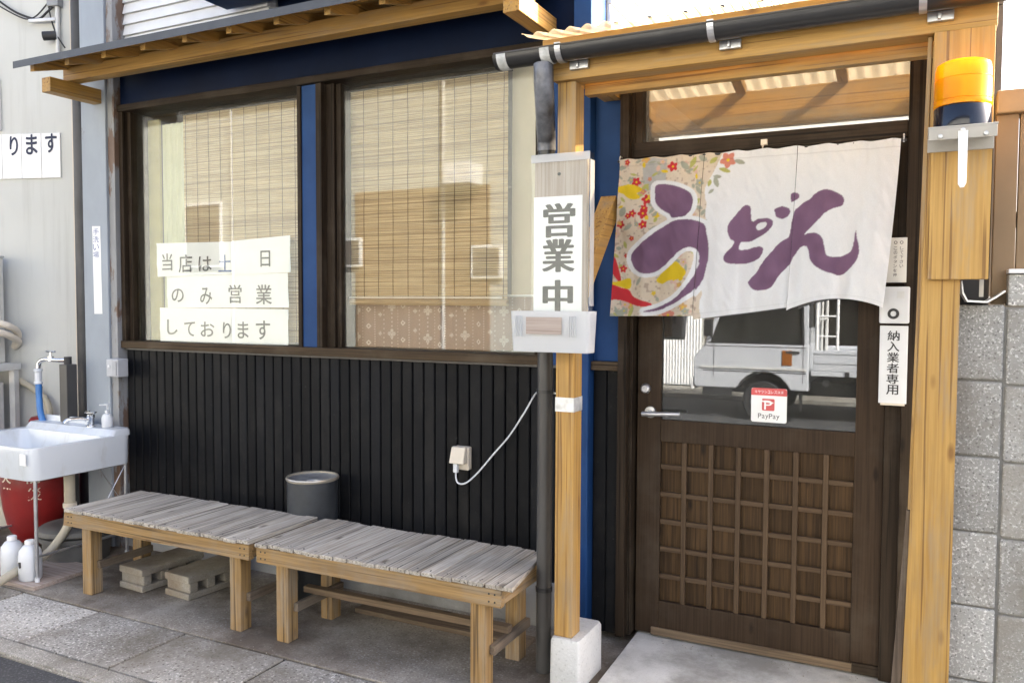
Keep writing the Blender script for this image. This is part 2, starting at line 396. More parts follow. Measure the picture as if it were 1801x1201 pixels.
# ================================================================== THE SETTING
YF = 3.42            # shop front
struct('street', MB().box(-400, 400, -400, 2.10, -.30, -.012), M_ASPHALT)
struct('ground', MB().box(-400, 400, 2.10, 400, -.30, -.035), M_JOINT)
kerb = struct('kerb', MB().box(-40, 14, 2.101, 2.110, -.03, -.006), M_KERB)
for i in range(-8, 4):
    x = -2.93+i*.60*1.5
    o = part('kerbstone', B(x+.003, x+.897, 2.112, 2.205, -.034, .002), M_KERB, kerb, .004)
pave = struct('pavement', MB().box(-40, 14, 2.206, 3.9, -.034, -.014), M_JOINT)
first = None
for i in range(-5, 6):
    x = -2.95+i*.583
    dz = random.uniform(-.003, .003)
    o = part('paving_slab', B(x+.006, x+.577, 2.216, 2.611, -.012, dz), M_SLAB, pave, .004)
apron = struct('apron', MB().box(-6.5, -1.10, 2.622, 3.62, -.013, .001), M_APRON, .003)
struct('doorstep', MB().hexa([(-1.098, 2.55, -.013), (.34, 2.55, -.013), (.34, 3.5, -.013), (-1.098, 3.5, -.013), (-1.098, 2.55, .006), (.34, 2.55, .006), (.34, 3.5, .048), (-1.098, 3.5, .048)]), M_STEP, .004)
struct('far_verge', MB().box(-60, 60, -7.3, -6.1, -.012, .06), M_KERB, .01)

gm = MB(); rg_ = random.Random(5)
def pebble(x, y, z, r):
    vs_ = [(x+r*math.cos(k*1.257+rg_.random())*rg_.uniform(.7, 1.2), y+r*math.sin(k*1.257)*rg_.uniform(.7, 1.2), z) for k in range(5)]
    gm.add(vs_+[(x, y, z+r*rg_.uniform(.5, .9))], [(k, (k+1) % 5, 5) for k in range(5)])
for k in range(520):
    if k % 3 == 0: x, y = rg_.uniform(-4.0, -1.5), rg_.gauss(2.60, .03)
    elif k % 3 == 1: x, y = -2.95+.583*rg_.randint(-2, 2)+rg_.gauss(0, .02), rg_.uniform(2.22, 2.6)
    else: x, y = rg_.uniform(-4.0, -1.2), rg_.uniform(2.2, 3.35)
    pebble(x, min(max(y, 2.22), 3.38), .002, rg_.uniform(.0015, .0048))
for k in range(90): pebble(rg_.uniform(-1.0, .0), 3.43-abs(rg_.gauss(0, .05)), .044, rg_.uniform(.0012, .004))
tag(part('grit', gm, plain('grit', (.22, .20, .17), .95, var=.5, sc_=60), None), 'loose grit lying in the paving joints', 'grit', kind='stuff')

# ================================================================== SHOP BUILDING
shop = thing('udon_shop', 'blue and black noodle shop front with two windows and a brown lattice door', 'building', (-2.8, YF, 0))
# body of the building behind the front
bodymb = MB()
bodymb.box(-4.60, -4.56, 3.62, 9.0, 0, 6.2)             # left wall
bodymb.box(-4.60, -1.30, 9.0, 9.1, 0, 6.2).box(-1.2995, .24, 9.0, 9.1, 0, 2.60)                # back wall
bodymb.box(-4.56, -1.37, 3.75, 8.99, 2.90, 2.95).box(-1.2705, .24, 3.535, 8.99, 2.60, 2.64)          # ceilings
bodymb.box(.14, .24, 3.535, 8.99, 0, 2.595)               # right wall of the annexe
part('inner_wall', bodymb, M_DARKROOM, shop)
part('floor', B(-4.55, .13, 3.64, 8.98, .02, .03), M_DARKROOM, shop)
box('side_wall', shop, M_SIDING, -1.36, -1.30, 3.56, 8.9, 2.45, 6.2)
for k in range(26):                                      # lapped boards on the wall that faces the porch
    z = 2.50+k*.115
    part('siding_board', MB().hexa([(-1.299, 3.55, z), (-1.278, 3.55, z), (-1.278, 8.9, z), (-1.299, 8.9, z), (-1.299, 3.55, z+.111), (-1.288, 3.55, z+.111), (-1.288, 8.9, z+.111), (-1.299, 8.9, z+.111)]), M_SIDING, shop)
box('roof', shop, M_SLATE, -4.75, -1.15, 3.50, 9.3, 6.2, 6.32)
# foundation and black metal strips
part('foundation', B(-4.34, -1.36, 3.412, 3.60, 0, .215), M_FOUND, shop, .004)
part('siding_backing', B(-4.34, -1.385, 3.436, 3.60, .216, 1.212), M_BLACK, shop)
part('siding_backing', B(-1.300, -1.17, 3.436, 3.60, .03, 1.212), M_BLACK, shop)
PITCH = .0647
s0 = part('wall_strip', MB().prism([(-4.325, 3.436), (-4.325, 3.424), (-4.321, 3.420), (-4.272, 3.420), (-4.268, 3.424), (-4.268, 3.436)], 2, .205, 1.205), M_BLACK, shop)
for k in range(1, 45): copy_at(s0, shop, (k*PITCH, 0, random.uniform(-.0015, .0015)))
s1 = part('wall_strip', MB().prism([(-1.300, 3.436), (-1.300, 3.424), (-1.296, 3.420), (-1.242, 3.420), (-1.238, 3.424), (-1.238, 3.436)], 2, .035, 1.205), M_BLACK, shop)
copy_at(s1, shop, (PITCH, 0, 0))
box('drip_cap', shop, M_GREYPVC, -4.33, -1.385, 3.405, 3.435, 1.2065, 1.219)
# windows
D = lambda a: wood('dark', a)
box('window_sill', shop, wood('sill', 'X'), -4.335, -1.52, 3.385, 3.60, 1.2195, 1.262, bevel=.003)
box('window_sill', shop, wood('sill', 'X'), -1.300, -1.172, 3.385, 3.60, 1.2065, 1.245, bevel=.003)
box('window_header', shop, D('X'), -4.335, -1.52, 3.385, 3.60, 2.629, 2.668, bevel=.003)
ZA, ZB = 1.2625, 2.6285
box('window_jamb', shop, D('Z'), -4.335, -4.302, 3.395, 3.60, ZA, ZB)
box('window_jamb', shop, D('Z'), -4.3015, -4.268, 3.425, 3.60, ZA, ZB)
box('window_jamb', shop, D('Z'), -2.962, -2.938, 3.395, 3.60, ZA, ZB)
box('window_jamb', shop, D('Z'), -2.8355, -2.800, 3.392, 3.60, ZA, ZB)
box('window_jamb', shop, D('Z'), -2.7995, -2.748, 3.432, 3.60, ZA, ZB)
box('window_jamb', shop, D('Z'), -2.7475, -2.718, 3.450, 3.60, ZA, ZB)
box('window_jamb', shop, D('Z'), -1.580, -1.52, 3.395, 3.60, ZA, ZB)
box('mullion', shop, M_BLUE, -2.9375, -2.836, 3.404, 3.60, ZA, ZB, label='blue post between the two windows')
box('window_pane', shop, M_GLASS, -4.2675, -2.9625, 3.468, 3.472, ZA, ZB, bevel=0)
box('window_pane', shop, M_GLASS, -2.7175, -1.5805, 3.468, 3.472, ZA, ZB, bevel=0)
# blue boards over and beside the windows
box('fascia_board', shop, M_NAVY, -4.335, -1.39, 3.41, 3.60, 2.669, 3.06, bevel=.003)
box('blue_wall', shop, M_BLUE, -1.519, -1.385, 3.416, 3.60, 1.2195, 2.668)
box('blue_wall', shop, M_BLUE, -1.301, -1.172, 3.416, 3.60, 1.2455, 2.60)
box('blue_column', shop, M_BLUE, -1.384, -1.302, 3.36, 3.545, 0, 6.18, bevel=.004)
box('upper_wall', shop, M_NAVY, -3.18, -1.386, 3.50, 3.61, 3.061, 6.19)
box('upper_wall', shop, M_SIDING, -4.42, -3.19, 3.53, 3.61, 3.061, 6.19)
for k in range(10):                                      # white lapped boards over the awning
    z = 2.90+k*.064
    part('upper_siding_board', MB().hexa([(-4.385, 3.438, z), (-3.20, 3.438, z), (-3.20, 3.529, z), (-4.385, 3.529, z), (-4.385, 3.452, z+.061), (-3.20, 3.452, z+.061), (-3.20, 3.529, z+.061), (-4.385, 3.529, z+.061)]), M_SIDING, shop)
box('corner_trim', shop, M_LIGHTGREY, -4.418, -4.387, 3.43, 3.529, 2.7, 6.1)
sb = box('sign_box', shop, M_BLUE, -3.46, -1.75, 3.06, 3.409, 3.10, 3.70, label='blue sign box high over the awning')
# steel column with rust at the left corner
box('steel_column', shop, M_STEEL, -4.613, -4.395, 3.352, 3.62, 0, 6.15, bevel=.004, label='pale grey blue steel column')
box('column_flange', shop, M_RUST, -4.394, -4.337, 3.366, 3.62, 0, 6.15, bevel=.003, label='rust stained column edge')
# inside: plain lining beside the blind
box('lining_panel', shop, M_TAN, -1.80, -1.59, 3.60, 3.62, ZA, ZB)
# door frame
DK = lambda a: wood('dark', a)
YD = 3.448
box('door_jamb', shop, DK('Z'), -1.1715, -1.132, 3.37, 3.53, .046, 2.545, bevel=.003)
box('door_jamb', shop, DK('Z'), -1.1315, -1.116, 3.405, 3.53, .046, 2.545)
box('door_jamb', shop, DK('Z'), -.118, -.062, 3.425, 3.53, .046, 2.118)
box('door_jamb', shop, DK('Z'), -.0615, .008, 3.385, 3.53, .046, 2.545, bevel=.003)
box('right_wall_board', shop, DK('Z'), .0085, .139, 3.40, 3.53, .046, 2.545)
box('transom_bar', shop, DK('X'), -1.1155, -.062, 3.395, 3.53, 2.1185, 2.182, bevel=.003)
box('transom_head', shop, DK('X'), -1.1155, -.062, 3.40, 3.53, 2.478, 2.545, bevel=.003)
box('transom_stile', shop, DK('Z'), -1.1155, -1.085, 3.41, 3.53, 2.1825, 2.4775)
box('transom_pane', shop, M_TRANSOM, -1.0845, -.0625, 3.458, 3.462, 2.1825, 2.4775, bevel=0)
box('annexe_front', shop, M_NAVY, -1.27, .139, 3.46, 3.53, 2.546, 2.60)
# ---- the door
DW = lambda a: wood('door', a)
door = part('door', MB().box(-1.105, -1.0, YD, YD+.04, .056, 2.118).box(-.222, -.119, YD, YD+.04, .056, 2.118)
            .box(-.9995, -.2225, YD+.001, YD+.039, .905, 1.000).box(-.9995, -.2225, YD+.001, YD+.039, .056, .204)
            .box(-.9995, -.2225, YD+.001, YD+.039, 2.02, 2.118), DW('Z'), shop, .002, label='brown stained timber door with glass over a lattice')
gx0, gx1, gz0, gz1 = -.9995, -.2225, .2045, .9045
nx, nz, bw = 7, 6, .020
cw = (gx1-gx0-(nx-1)*bw)/nx; ch = (gz1-gz0-(nz-1)*bw)/nz
c0 = None
for i in range(nx):
    for j in range(nz):
        x = gx0+i*(cw+bw); z = gz0+j*(ch+bw)
        if c0 is None: c0 = part('lattice_panel', B(x-.004, x+cw+.004, YD+.0245, YD+.034, z-.004, z+ch+.004), wood('cell', 'Z'), door)
        else: copy_at(c0, door, (x-gx0, 0, z-gz0))
for i in range(nx-1):
    x = gx0+(i+1)*cw+i*bw
    part('lattice_bar', B(x, x+bw, YD+.002, YD+.026, gz0, gz1), wood('bar', 'Z'), door, .0015)
for j in range(nz-1):
    z = gz0+(j+1)*ch+j*bw
    for i in range(nx):
        x = gx0+i*(cw+bw)
        part('lattice_bar', B(x+.0005, x+cw-.0005, YD+.004, YD+.026, z, z+bw), wood('bar', 'X'), door, .0015)
box('door_pane', door, M_DOORGLASS, -.9995, -.2225, YD+.016, YD+.020, 1.0005, 2.0195, bevel=0)
box('kick_plate', door, wood('step', 'X'), -1.03, -.215, YD-.012, YD-.0005, .054, .088)
box('kick_plate', door, wood('dark', 'X'), -.2145, -.117, YD-.012, YD-.0005, .052, .094)
part('lock_cylinder', MB().lathe([(0, .020), (.014, .020), (.019, .016), (.022, .006), (.023, .0)], (-1.068, YD, 1.131), 20, 'Y'), M_GALV, door, smooth=True)
h = MB().lathe([(0, .012), (.024, .010), (.026, 0)], (-1.045, YD, 1.030), 20, 'Y')
h.tube([(-1.045, YD, 1.030), (-1.045, YD-.05, 1.030)], .011, 12)
part('door_handle', h, M_GALV, door, smooth=True)
part('handle_lever', MB().tube(smoothpath([(-1.068, YD-.05, 1.026), (-1.02, YD-.052, 1.028), (-.96, YD-.05, 1.031), (-.905, YD-.042, 1.033)], 4), [.011]*5+[.0105]*4+[.009]*4, 12), M_GALV, door, smooth=True)

# ================================================================== THINGS BEHIND THE WINDOWS
def blind(x0, x1, z0, z1, y, label, roll):
    t = thing('bamboo_blind', label, 'blind', ((x0+x1)/2, y, z0))
    mb = MB(); z = z0
    while z < z1:
        hgt = random.uniform(.0028, .0052); j = random.uniform(-.0012, .0012)
        a, b = random.uniform(-.0008, .0008), random.uniform(-.0008, .0008)
        mb.hexa([(x0, y+j, z+a), (x1, y+j, z+b), (x1, y+j+.002, z+b), (x0, y+j+.002, z+a), (x0, y+j, z+hgt+a), (x1, y+j, z+hgt+b), (x1, y+j+.002, z+hgt+b), (x0, y+j+.002, z+hgt+a)])
        z += hgt+random.uniform(.0002, .0009)
    def fn(s):
        n = s.noise(1.0, (3.0, 3.0, 420), 3, .7); n2 = s.noise(1.0, (.6, .6, 150), 2, .6)
        c = s.ramp(n, [(.34, (.26, .165, .065)), (.48, (.54, .395, .20)), (.66, (.70, .545, .32))])
        c = s.mix(s.ramp(n2, [(.53, G(0)), (.64, G(.85))]), c, (.24, .15, .06))
        s.set(color=c, rough=.6)
        tl = s.add('ShaderNodeBsdfTranslucent'); s.link(c, tl.inputs[0])
        mx = s.add('ShaderNodeMixShader'); mx.inputs[0].default_value = .2
        s.link(s.b.outputs[0], mx.inputs[1]); s.link(tl.outputs[0], mx.inputs[2]); s.link(mx.outputs[0], s.out.inputs[0])
    m = mat('bamboo', fn)
    o = part('slats', mb, m, t); o['kind'] = 'stuff'
    n = int((x1-x0)/.088)
    for k in range(n+1):
        x = x0+.02+k*(x1-x0-.04)/n; pts = []
        for q in range(15): pts.append((x+random.uniform(-.0016, .0016), y-.002, z0+(z1-z0)*q/14))
        part('cord', MB().tube(pts, .0019, 5), plain('blind_cord', (.10, .06, .028), .9), t)
    part('head_rail', B(x0-.02, x1+.02, y-.012, y+.012, z1-.012, z1+.012), wood('dark', 'X'), t)
    if roll:
        r = MB().tube([(x0-.005, y-.004, z0-.012), (x1+.005, y-.004, z0-.014)], .0165, 14)
        part('rolled_bottom', r, m, t, smooth=True)
        part('bottom_lath', B(x0+.005, x1-.02, y-.020, y-.016, z0+.006, z0+.014), M_CREAMPLASTIC, t)
    return t
blind(-3.95, -2.985, 1.275, 2.612, 3.535, 'split bamboo blind hanging behind the taped paper notices', False)
blind(-2.745, -1.790, 1.515, 2.612, 3.535, 'split bamboo blind rolled up at the bottom above the mauve curtain', True)

def colour_grid(name, parent, P, cols, m, smooth=True):
    """cloth sheet: P (nz,nx,3) points, cols (nz,nx,3) printed colour"""
    nz, nx = P.shape[:2]; base = np.array(LOC[parent]); v = (P.reshape(-1, 3)-base)
    a = (np.arange(nz-1)[:, None]*nx+np.arange(nx-1)[None]).ravel()
    q = np.stack([a, a+1, a+nx+1, a+nx], 1)
    me = bpy.data.meshes.new(name); me.vertices.add(len(v)); me.vertices.foreach_set('co', v.ravel())
    me.loops.add(q.size); me.loops.foreach_set('vertex_index', q.ravel()); me.polygons.add(len(q)); me.polygons.foreach_set('loop_start', np.arange(0, q.size, 4))
    me.update(calc_edges=True)
    ca = me.color_attributes.new('print', 'FLOAT_COLOR', 'POINT')
    ca.data.foreach_set('color', np.concatenate([cols.reshape(-1, 3), np.ones((len(v), 1))], 1).astype(np.float32).ravel())
    if smooth: me.shade_smooth()
    me.materials.append(m); o = bpy.data.objects.new(name, me); COL.objects.link(o); o.parent = parent; LOC[o] = LOC[parent]; return o

def vnoise(x, y, seed=0):
    """smooth value noise for numpy arrays"""
    r = np.random.default_rng(seed).random((64, 64)); xi = np.floor(x).astype(int); yi = np.floor(y).astype(int)
    fx = x-xi; fy = y-yi; fx = fx*fx*(3-2*fx); fy = fy*fy*(3-2*fy); g = lambda i, j: r[i % 64, j % 64]
    return (g(xi, yi)*(1-fx)+g(xi+1, yi)*fx)*(1-fy)+(g(xi, yi+1)*(1-fx)+g(xi+1, yi+1)*fx)*fy

# mauve half curtain
cur = thing('half_curtain', 'mauve half curtain printed with pale snowflakes behind the glass', 'curtain', (-2.15, 3.585, 1.265))
cx0, cx1, cz0, cz1 = -2.76, -1.59, 1.266, 1.53
nx_, nz_ = 470, 106
X, Z = np.meshgrid(np.linspace(cx0, cx1, nx_), np.linspace(cz0, cz1, nz_))
Yc = 3.585+.006*np.sin(X*24)+.004*np.sin(X*53+1)
cc = np.ones((nz_, nx_, 3))*np.array([.33, .25, .215])
lightp = np.array([.70, .62, .56])
def dot(cx, cz, r, k=1.0):
    mk = ((X-cx)**2+(Z-cz)**2) < r*r; cc[mk] = cc[mk]*(1-k)+lightp*k
def star(cx, cz, r):
    a = np.arctan2(Z-cz, X-cx); d = np.hypot(X-cx, Z-cz); mk = d < r*(.48+.52*np.abs(np.cos(2*a+np.pi/4*0))**1.0)*(np.abs(np.sin(4*a)) > .28); cc[mk] = lightp*.85
def diamond(cx, cz, r):
    d = np.abs(X-cx)+np.abs(Z-cz); mk = (d < r) & (d > r*.55); cc[mk] = lightp
x = cx0+.02; kcol = 0
while x < cx1:
    zz0 = cz0+.05+(.02 if kcol % 2 else 0)
    for z in np.arange(zz0, cz1, .142): star(x+.02, z, .026)
    for z in np.arange(cz0, cz1, .022): dot(x+.02, z, .0045, .8)
    for z in np.arange(cz0, cz1, .016): dot(x+.062, z, .003, .7)
    for z in np.arange(zz0-.03, cz1, .088): diamond(x+.098, z, .0145)
    for z in np.arange(cz0, cz1, .013): dot(x+.132, z, .0032, .8)
    for z in np.arange(zz0+.02, cz1, .10): star(x+.165, z, .013)
    for z in np.arange(cz0, cz1, .024): dot(x+.192, z, .0042, .75)
    x += .222; kcol += 1
colour_grid('cloth', cur, np.stack([X, Yc, Z], -1), cc, printed('mauve_print', .15))
part('curtain_rod', MB().tube([(-2.765, 3.585, 1.535), (-1.585, 3.585, 1.535)], .005, 8), M_WHITE, cur, smooth=True)
# curtain at the left of the left window
c = thing('side_curtain', 'pale green curtain edge in the left window corner', 'curtain', (-4.1, 3.56, 1.265))
mb = MB(); n = 40
for k in range(n):
    xa, xb = -4.16+.24*k/n, -4.16+.24*(k+1)/n; ya, yb = 3.565+.006*math.sin(k*.8), 3.565+.006*math.sin((k+1)*.8)
    mb.add([(xa, ya, 1.266), (xb, yb, 1.266), (xb, yb, 2.57), (xa, ya, 2.57)], [(0, 1, 2, 3)])
part('cloth', mb, plain('pale_green_cloth', (.52, .53, .36), .9, var=.06), c, smooth=True)
solo('olive_board', B(-4.262, -4.165, 3.545, 3.56, 1.2635, 2.60), plain('olive_board', (.34, .30, .11), .7, var=.12), 'narrow olive board standing at the edge of the left window', 'board', (-4.17, 3.55, 1.2635))

# taped paper notices behind the left pane
YP = 3.480
def sheet(corners, name, label, y=YP, m=None):
    pts = [at(px, py, y=y) for px, py in corners]; b = min(p.z for p in pts)
    t = thing(name, label, 'notice', (sum(p.x for p in pts)/len(pts), y, b))
    n = 8; mb = MB(); (a, b_, c_, d) = pts; vs = []
    for j in range(n+1):
        for i in range(n+1):
            p = (a*(1-i/n)+b_*(i/n))*(1-j/n)+(d*(1-i/n)+c_*(i/n))*(j/n)
            vs.append((p.x, y+.0016*math.sin(i*1.7+j)+.001*math.sin(j*2.3+i*.5), p.z))
    mb.add(vs, [(j*(n+1)+i, j*(n+1)+i+1, (j+1)*(n+1)+i+1, (j+1)*(n+1)+i) for j in range(n) for i in range(n)])
    part('paper', mb, m or M_PAPER, t, smooth=True); return t
def letters(t, items, y, m=M_INK, bold=0):
    for ch, a, b, *mm in items: glyph_px(ch, a, b, y, mm[0] if mm else m, t, strong=.0013)
s = sheet([(275, 428), (411, 425), (411, 482), (277, 487)], 'paper_notice', 'white paper notice whose first line ends in a blue character')
letters(s, [('当', (285, 446), (303, 476)), ('店', (314, 448), (338, 479)), ('は', (349, 451), (372, 477)), ('土', (384, 448), (407, 478), M_INKBLUE)], YP-.004)
s = sheet([(408, 424), (510, 414), (511, 479), (409, 483)], 'paper_notice', 'white paper notice with one character for sun at the upper right', YP-.0005)
letters(s, [('日', (458, 441), (475, 469))], YP-.0045)
s = sheet([(293, 486), (506, 480), (508, 541), (295, 541)], 'paper_notice', 'white paper notice in the middle row of the left window', YP+.006)
letters(s, [('の', (302, 508), (323, 531)), ('み', (352, 506), (373, 535)), ('営', (402, 501), (425, 533)), ('業', (450, 501), (478, 535))], YP+.0022)
s = sheet([(281, 541), (507, 544), (507, 607), (282, 600)], 'paper_notice', 'white paper notice resting low in the left window', YP+.003)
letters(s, [('し', (294, 562), (312, 588)), ('て', (324, 566), (343, 591)), ('お', (353, 566), (377, 592)), ('り', (392, 567), (406, 595)), ('ま', (418, 566), (437, 595)), ('す', (450, 564), (475, 597))], YP-.001)

# ================================================================== WOODEN AWNING OVER THE WINDOWS
aw = thing('window_awning', 'orange stained timber awning with grey metal roof edge over the windows', 'awning', (-3.0, YF, 2.68))
SL = .30
for x in (-4.50, -1.56): box('bracket_arm', aw, M_PINE('Y'), x, x+.075, 3.03, 3.409, 2.68, 2.762, bevel=.003)
box('beam', aw, M_PINE('X'), -4.47, -1.50, 3.14, 3.215, 2.7625, 2.838, bevel=.003)
zr = lambda y: 2.765+(y-2.93)*SL
for k in range(11):
    x = -4.455+k*.2935
    part('rafter', MB().hexa([(x, 2.935, zr(2.935)), (x+.034, 2.935, zr(2.935)), (x+.034, 3.408, zr(3.408)), (x, 3.408, zr(3.408)), (x, 2.935, zr(2.935)+.048), (x+.034, 2.935, zr(2.935)+.048), (x+.034, 3.408, zr(3.408)+.048), (x, 3.408, zr(3.408)+.048)]), M_PINE('Y'), aw, .002)
def slope_slab(x0, x1, y0, y1, d0, d1): return MB().hexa([(x0, y0, zr(y0)+d0), (x1, y0, zr(y0)+d0), (x1, y1, zr(y1)+d0), (x0, y1, zr(y1)+d0), (x0, y0, zr(y0)+d1), (x1, y0, zr(y0)+d1), (x1, y1, zr(y1)+d1), (x0, y1, zr(y1)+d1)])
for k in range(5):
    ya = 2.905+k*.1005
    part('roof_board', slope_slab(-4.50, -1.47, ya, ya+.099, .0485, .060), M_PINE('X'), aw)
part('roof_sheet', slope_slab(-4.52, -1.45, 2.885, 3.408, .0605, .064), M_SLATE, aw)
part('edge_flashing', slope_slab(-4.52, -1.45, 2.879, 2.8845, .028, .066), M_SLATE, aw)
part('gable_board', slope_slab(-1.484, -1.461, 2.96, 3.40, -.01, .047), M_PINE('Y'), aw, .002)

# ================================================================== ENTRANCE PORCH
po = thing('entrance_porch', 'orange timber entrance porch with corrugated clear roof on two posts', 'porch', (-.55, 2.95, 0))
part('footing', MB().loft([rrect(-1.272, -1.145, 2.885, 3.14, .012, 0, 3), rrect(-1.270, -1.146, 2.888, 3.138, .012, .185, 3), rrect(-1.264, -1.152, 2.894, 3.132, .012, .198, 3)]), M_FOOT, po, smooth=True, label='pale concrete footing block under the left post')
box('post', po, M_PINE('Z'), -1.262, -1.187, 2.91, 2.995, .1985, 2.336, bevel=.003)
part('tape', MB().loft([rrect(-1.264, -1.185, 2.908, 2.997, .002, z, 1) for z in (1.082, 1.137)], False, False), M_TAPE, po)
part('post', MB().hexa([(-.035, 2.905, 0.02), (.104, 2.905, 0.02), (.104, 2.995, 0.02), (-.035, 2.995, .02), (.012, 2.905, 2.336), (.104, 2.905, 2.336), (.104, 2.995, 2.336), (.012, 2.995, 2.336)]), M_PINE('Z'), po, .003)
part('footing', B(-.07, .14, 2.87, 3.03, .0, .0195), M_FOOT, po)
part('post_trim', MB().hexa([(-.026, 2.915, .84), (-.010, 2.915, .84), (-.010, 2.97, .84), (-.026, 2.97, .84), (-.004, 2.915, 2.335), (.0085, 2.915, 2.335), (.0085, 2.97, 2.335), (-.004, 2.97, 2.335)]), M_PINE('Z'), po, .002)
part('rotten_trim', MB().hexa([(-.075, 2.915, .02), (-.040, 2.915, .02), (-.040, 2.97, .02), (-.075, 2.97, .02), (-.029, 2.917, .838), (-.012, 2.917, .838), (-.012, 2.97, .838), (-.029, 2.97, .838)]), wood('rot', 'Z'), po, .003, label='dark rotten lower end of the trim')
box('mounting_board', po, M_PINE('Z'), .013, .177, 2.876, 2.9045, 1.578, 2.336, bevel=.002)
box('front_beam', po, M_PINE('X'), -1.272, .182, 2.885, 2.975, 2.3365, 2.485, bevel=.003)
box('inner_beam', po, M_PINE('X'), -1.186, .105, 2.9965, 3.04, 2.300, 2.3655, bevel=.002)
PS = .22
zp = lambda y: 2.462+(y-2.74)*PS
def pslab(x0, x1, y0, y1, d0, d1): return MB().hexa([(x0, y0, zp(y0)+d0), (x1, y0, zp(y0)+d0), (x1, y1, zp(y1)+d0), (x0, y1, zp(y1)+d0), (x0, y0, zp(y0)+d1), (x1, y0, zp(y0)+d1), (x1, y1, zp(y1)+d1), (x0, y1, zp(y1)+d1)])
for x in (-1.262, -.80, -.36, .10): part('rafter', pslab(x, x+.045, 2.978, 3.455, -.040, -.003), M_PINE('Y'), po, .002)
box('purlin', po, M_PINE('X'), -1.30, .20, 2.852, 2.8845, 2.446, 2.484, bevel=.002)
part('purlin', pslab(-1.217, -.802, 3.24, 3.275, -.03, -.003), M_PINE('X'), po, .002)
part('purlin', pslab(-.753, -.362, 3.24, 3.275, -.03, -.003), M_PINE('X'), po, .002)
part('purlin', pslab(-.313, .098, 3.24, 3.275, -.03, -.003), M_PINE('X'), po, .002)
# side rail and knee brace from post to shop front
part('side_rail', MB().box(-1.258, -1.178, 2.9965, 3.408, 2.372, 2.440), M_PINE('Y'), po, .003)
part('side_rail', MB().box(.02, .10, 3.041, 3.384, 2.300, 2.37), M_PINE('Y'), po, .003)
part('knee_brace', MB().beam((-1.222, 2.985, 1.50), (-1.222, 3.405, 1.935), .07, .08), M_PINE('Y'), po, .003)
# corrugated roof sheet
nx_ = 1; xs = np.linspace(-1.335, .235, 460); mb = MB(); ys = (2.742, 2.95, 3.2, 3.56)
for y in ys:
    for x in xs: mb.v.append((float(x), y, zp(y)+.0105+.0085*math.cos(2*math.pi*float(x)/.0635)))
N = len(xs)
for j in range(len(ys)-1):
    for i in range(N-1): mb.f.append((j*N+i, j*N+i+1, (j+1)*N+i+1, (j+1)*N+i))
rf = part('corrugated_roof', mb, M_ROOFPC, po, smooth=True)
sm = rf.modifiers.new('thickness', 'SOLIDIFY'); sm.thickness = .0016
for k in range(12): part('roof_screw', MB().lathe([(.010, 0), (.010, .004), (.004, .008), (0, .008)], (-1.27+k*.127, 2.87, zp(2.87)+.0195), 8), M_RUBBER, po)

# rain gutter with downpipe
gu = thing('rain_gutter', 'dark half round gutter and downpipe along the porch edge', 'gutter', (-1.34, 3.0, 0))
yg, zg, rg = 2.824, 2.432, .0455
def half(r): return [(yg+r*math.cos(a), zg+r*math.sin(a)) for a in [math.pi+math.pi*k/14 for k in range(15)]]
def gtr(x0, x1, ro, ri): return MB().prism(half(ro)+half(ri)[::-1], 0, x0, x1)
part('trough', gtr(-1.47, .20, rg, rg-.003), M_DARKPVC, gu, smooth=True)
part('end_cap', MB().prism(half(rg+.002), 0, -1.474, -1.4705), M_DARKPVC, gu)
lip = MB().tube([(-1.47, yg-rg+.001, zg+.003), (.20, yg-rg+.001, zg+.003)], .0045, 8)
part('trough_lip', lip, M_GREYPVC, gu, smooth=True)
for x in (-1.44, -1.262): part('joint_sleeve', gtr(x-.018, x+.02, rg+.003, rg+.0005), plain('old_sealant', (.45, .46, .45), .6, var=.4, sc_=28), gu, smooth=True)
for x in (-1.208, -.655, -.02):
    mb = gtr(x-.011, x+.011, rg+.0045, rg+.0012); mb.box(x-.011, x+.011, yg-rg-.006, yg+rg+.004, zg+.006, zg+.011)
    br = part('gutter_bracket', mb, M_GALV, gu)
    part('bracket_foot', MB().box(x+.012, x+.085, 2.866, 2.8845, 2.366, 2.396).box(x+.04, x+.05, 2.855, 2.866, 2.37, 2.392), M_GALV, gu, .0015)
xp = -1.347
part('outlet_elbow', MB().tube(smoothpath([(-1.283, yg, zg-.045), (-1.283, yg+.002, zg-.10), (-1.292, yg+.03, zg-.16), (-1.325, 2.94, zg-.235), (-1.345, 2.992, zg-.285), (xp, 3.0, zg-.33)], 6), .037, 18), plain('worn_pvc', (.12, .125, .14), .3, var=.75, sc_=16), gu, smooth=True)
dp = part('downpipe', MB().tube([(xp, 3.0, zg-.32), (xp, 3.0, .002)], .031, 18), M_GREYPVC, gu, smooth=True)
for z in (1.14, .335): part('pipe_clip', MB().tube([(xp, 3.0, z), (xp, 3.0, z+.016)], .0345, 18), M_DARKPVC, dp, smooth=True)
part('pipe_socket', MB().tube([(xp, 3.0, zg-.37), (xp, 3.0, zg-.31)], .0345, 18), M_DARKPVC, dp, smooth=True)

# ================================================================== NOREN
no = thing('noren_curtain', 'white shop curtain with big purple brush characters and a floral left edge', 'curtain', (-.62, 3.33, 1.44))
nW, nH = 500, 300
x0n, x1n, z0n, z1n = -1.157, -.084, 1.455, 2.104
SX, SZ = np.meshgrid(np.linspace(0, 1, nW), np.linspace(0, 1, nH))
Xw = x0n+(x1n-x0n)*SX; Zw = z0n+(z1n-z0n)*SZ
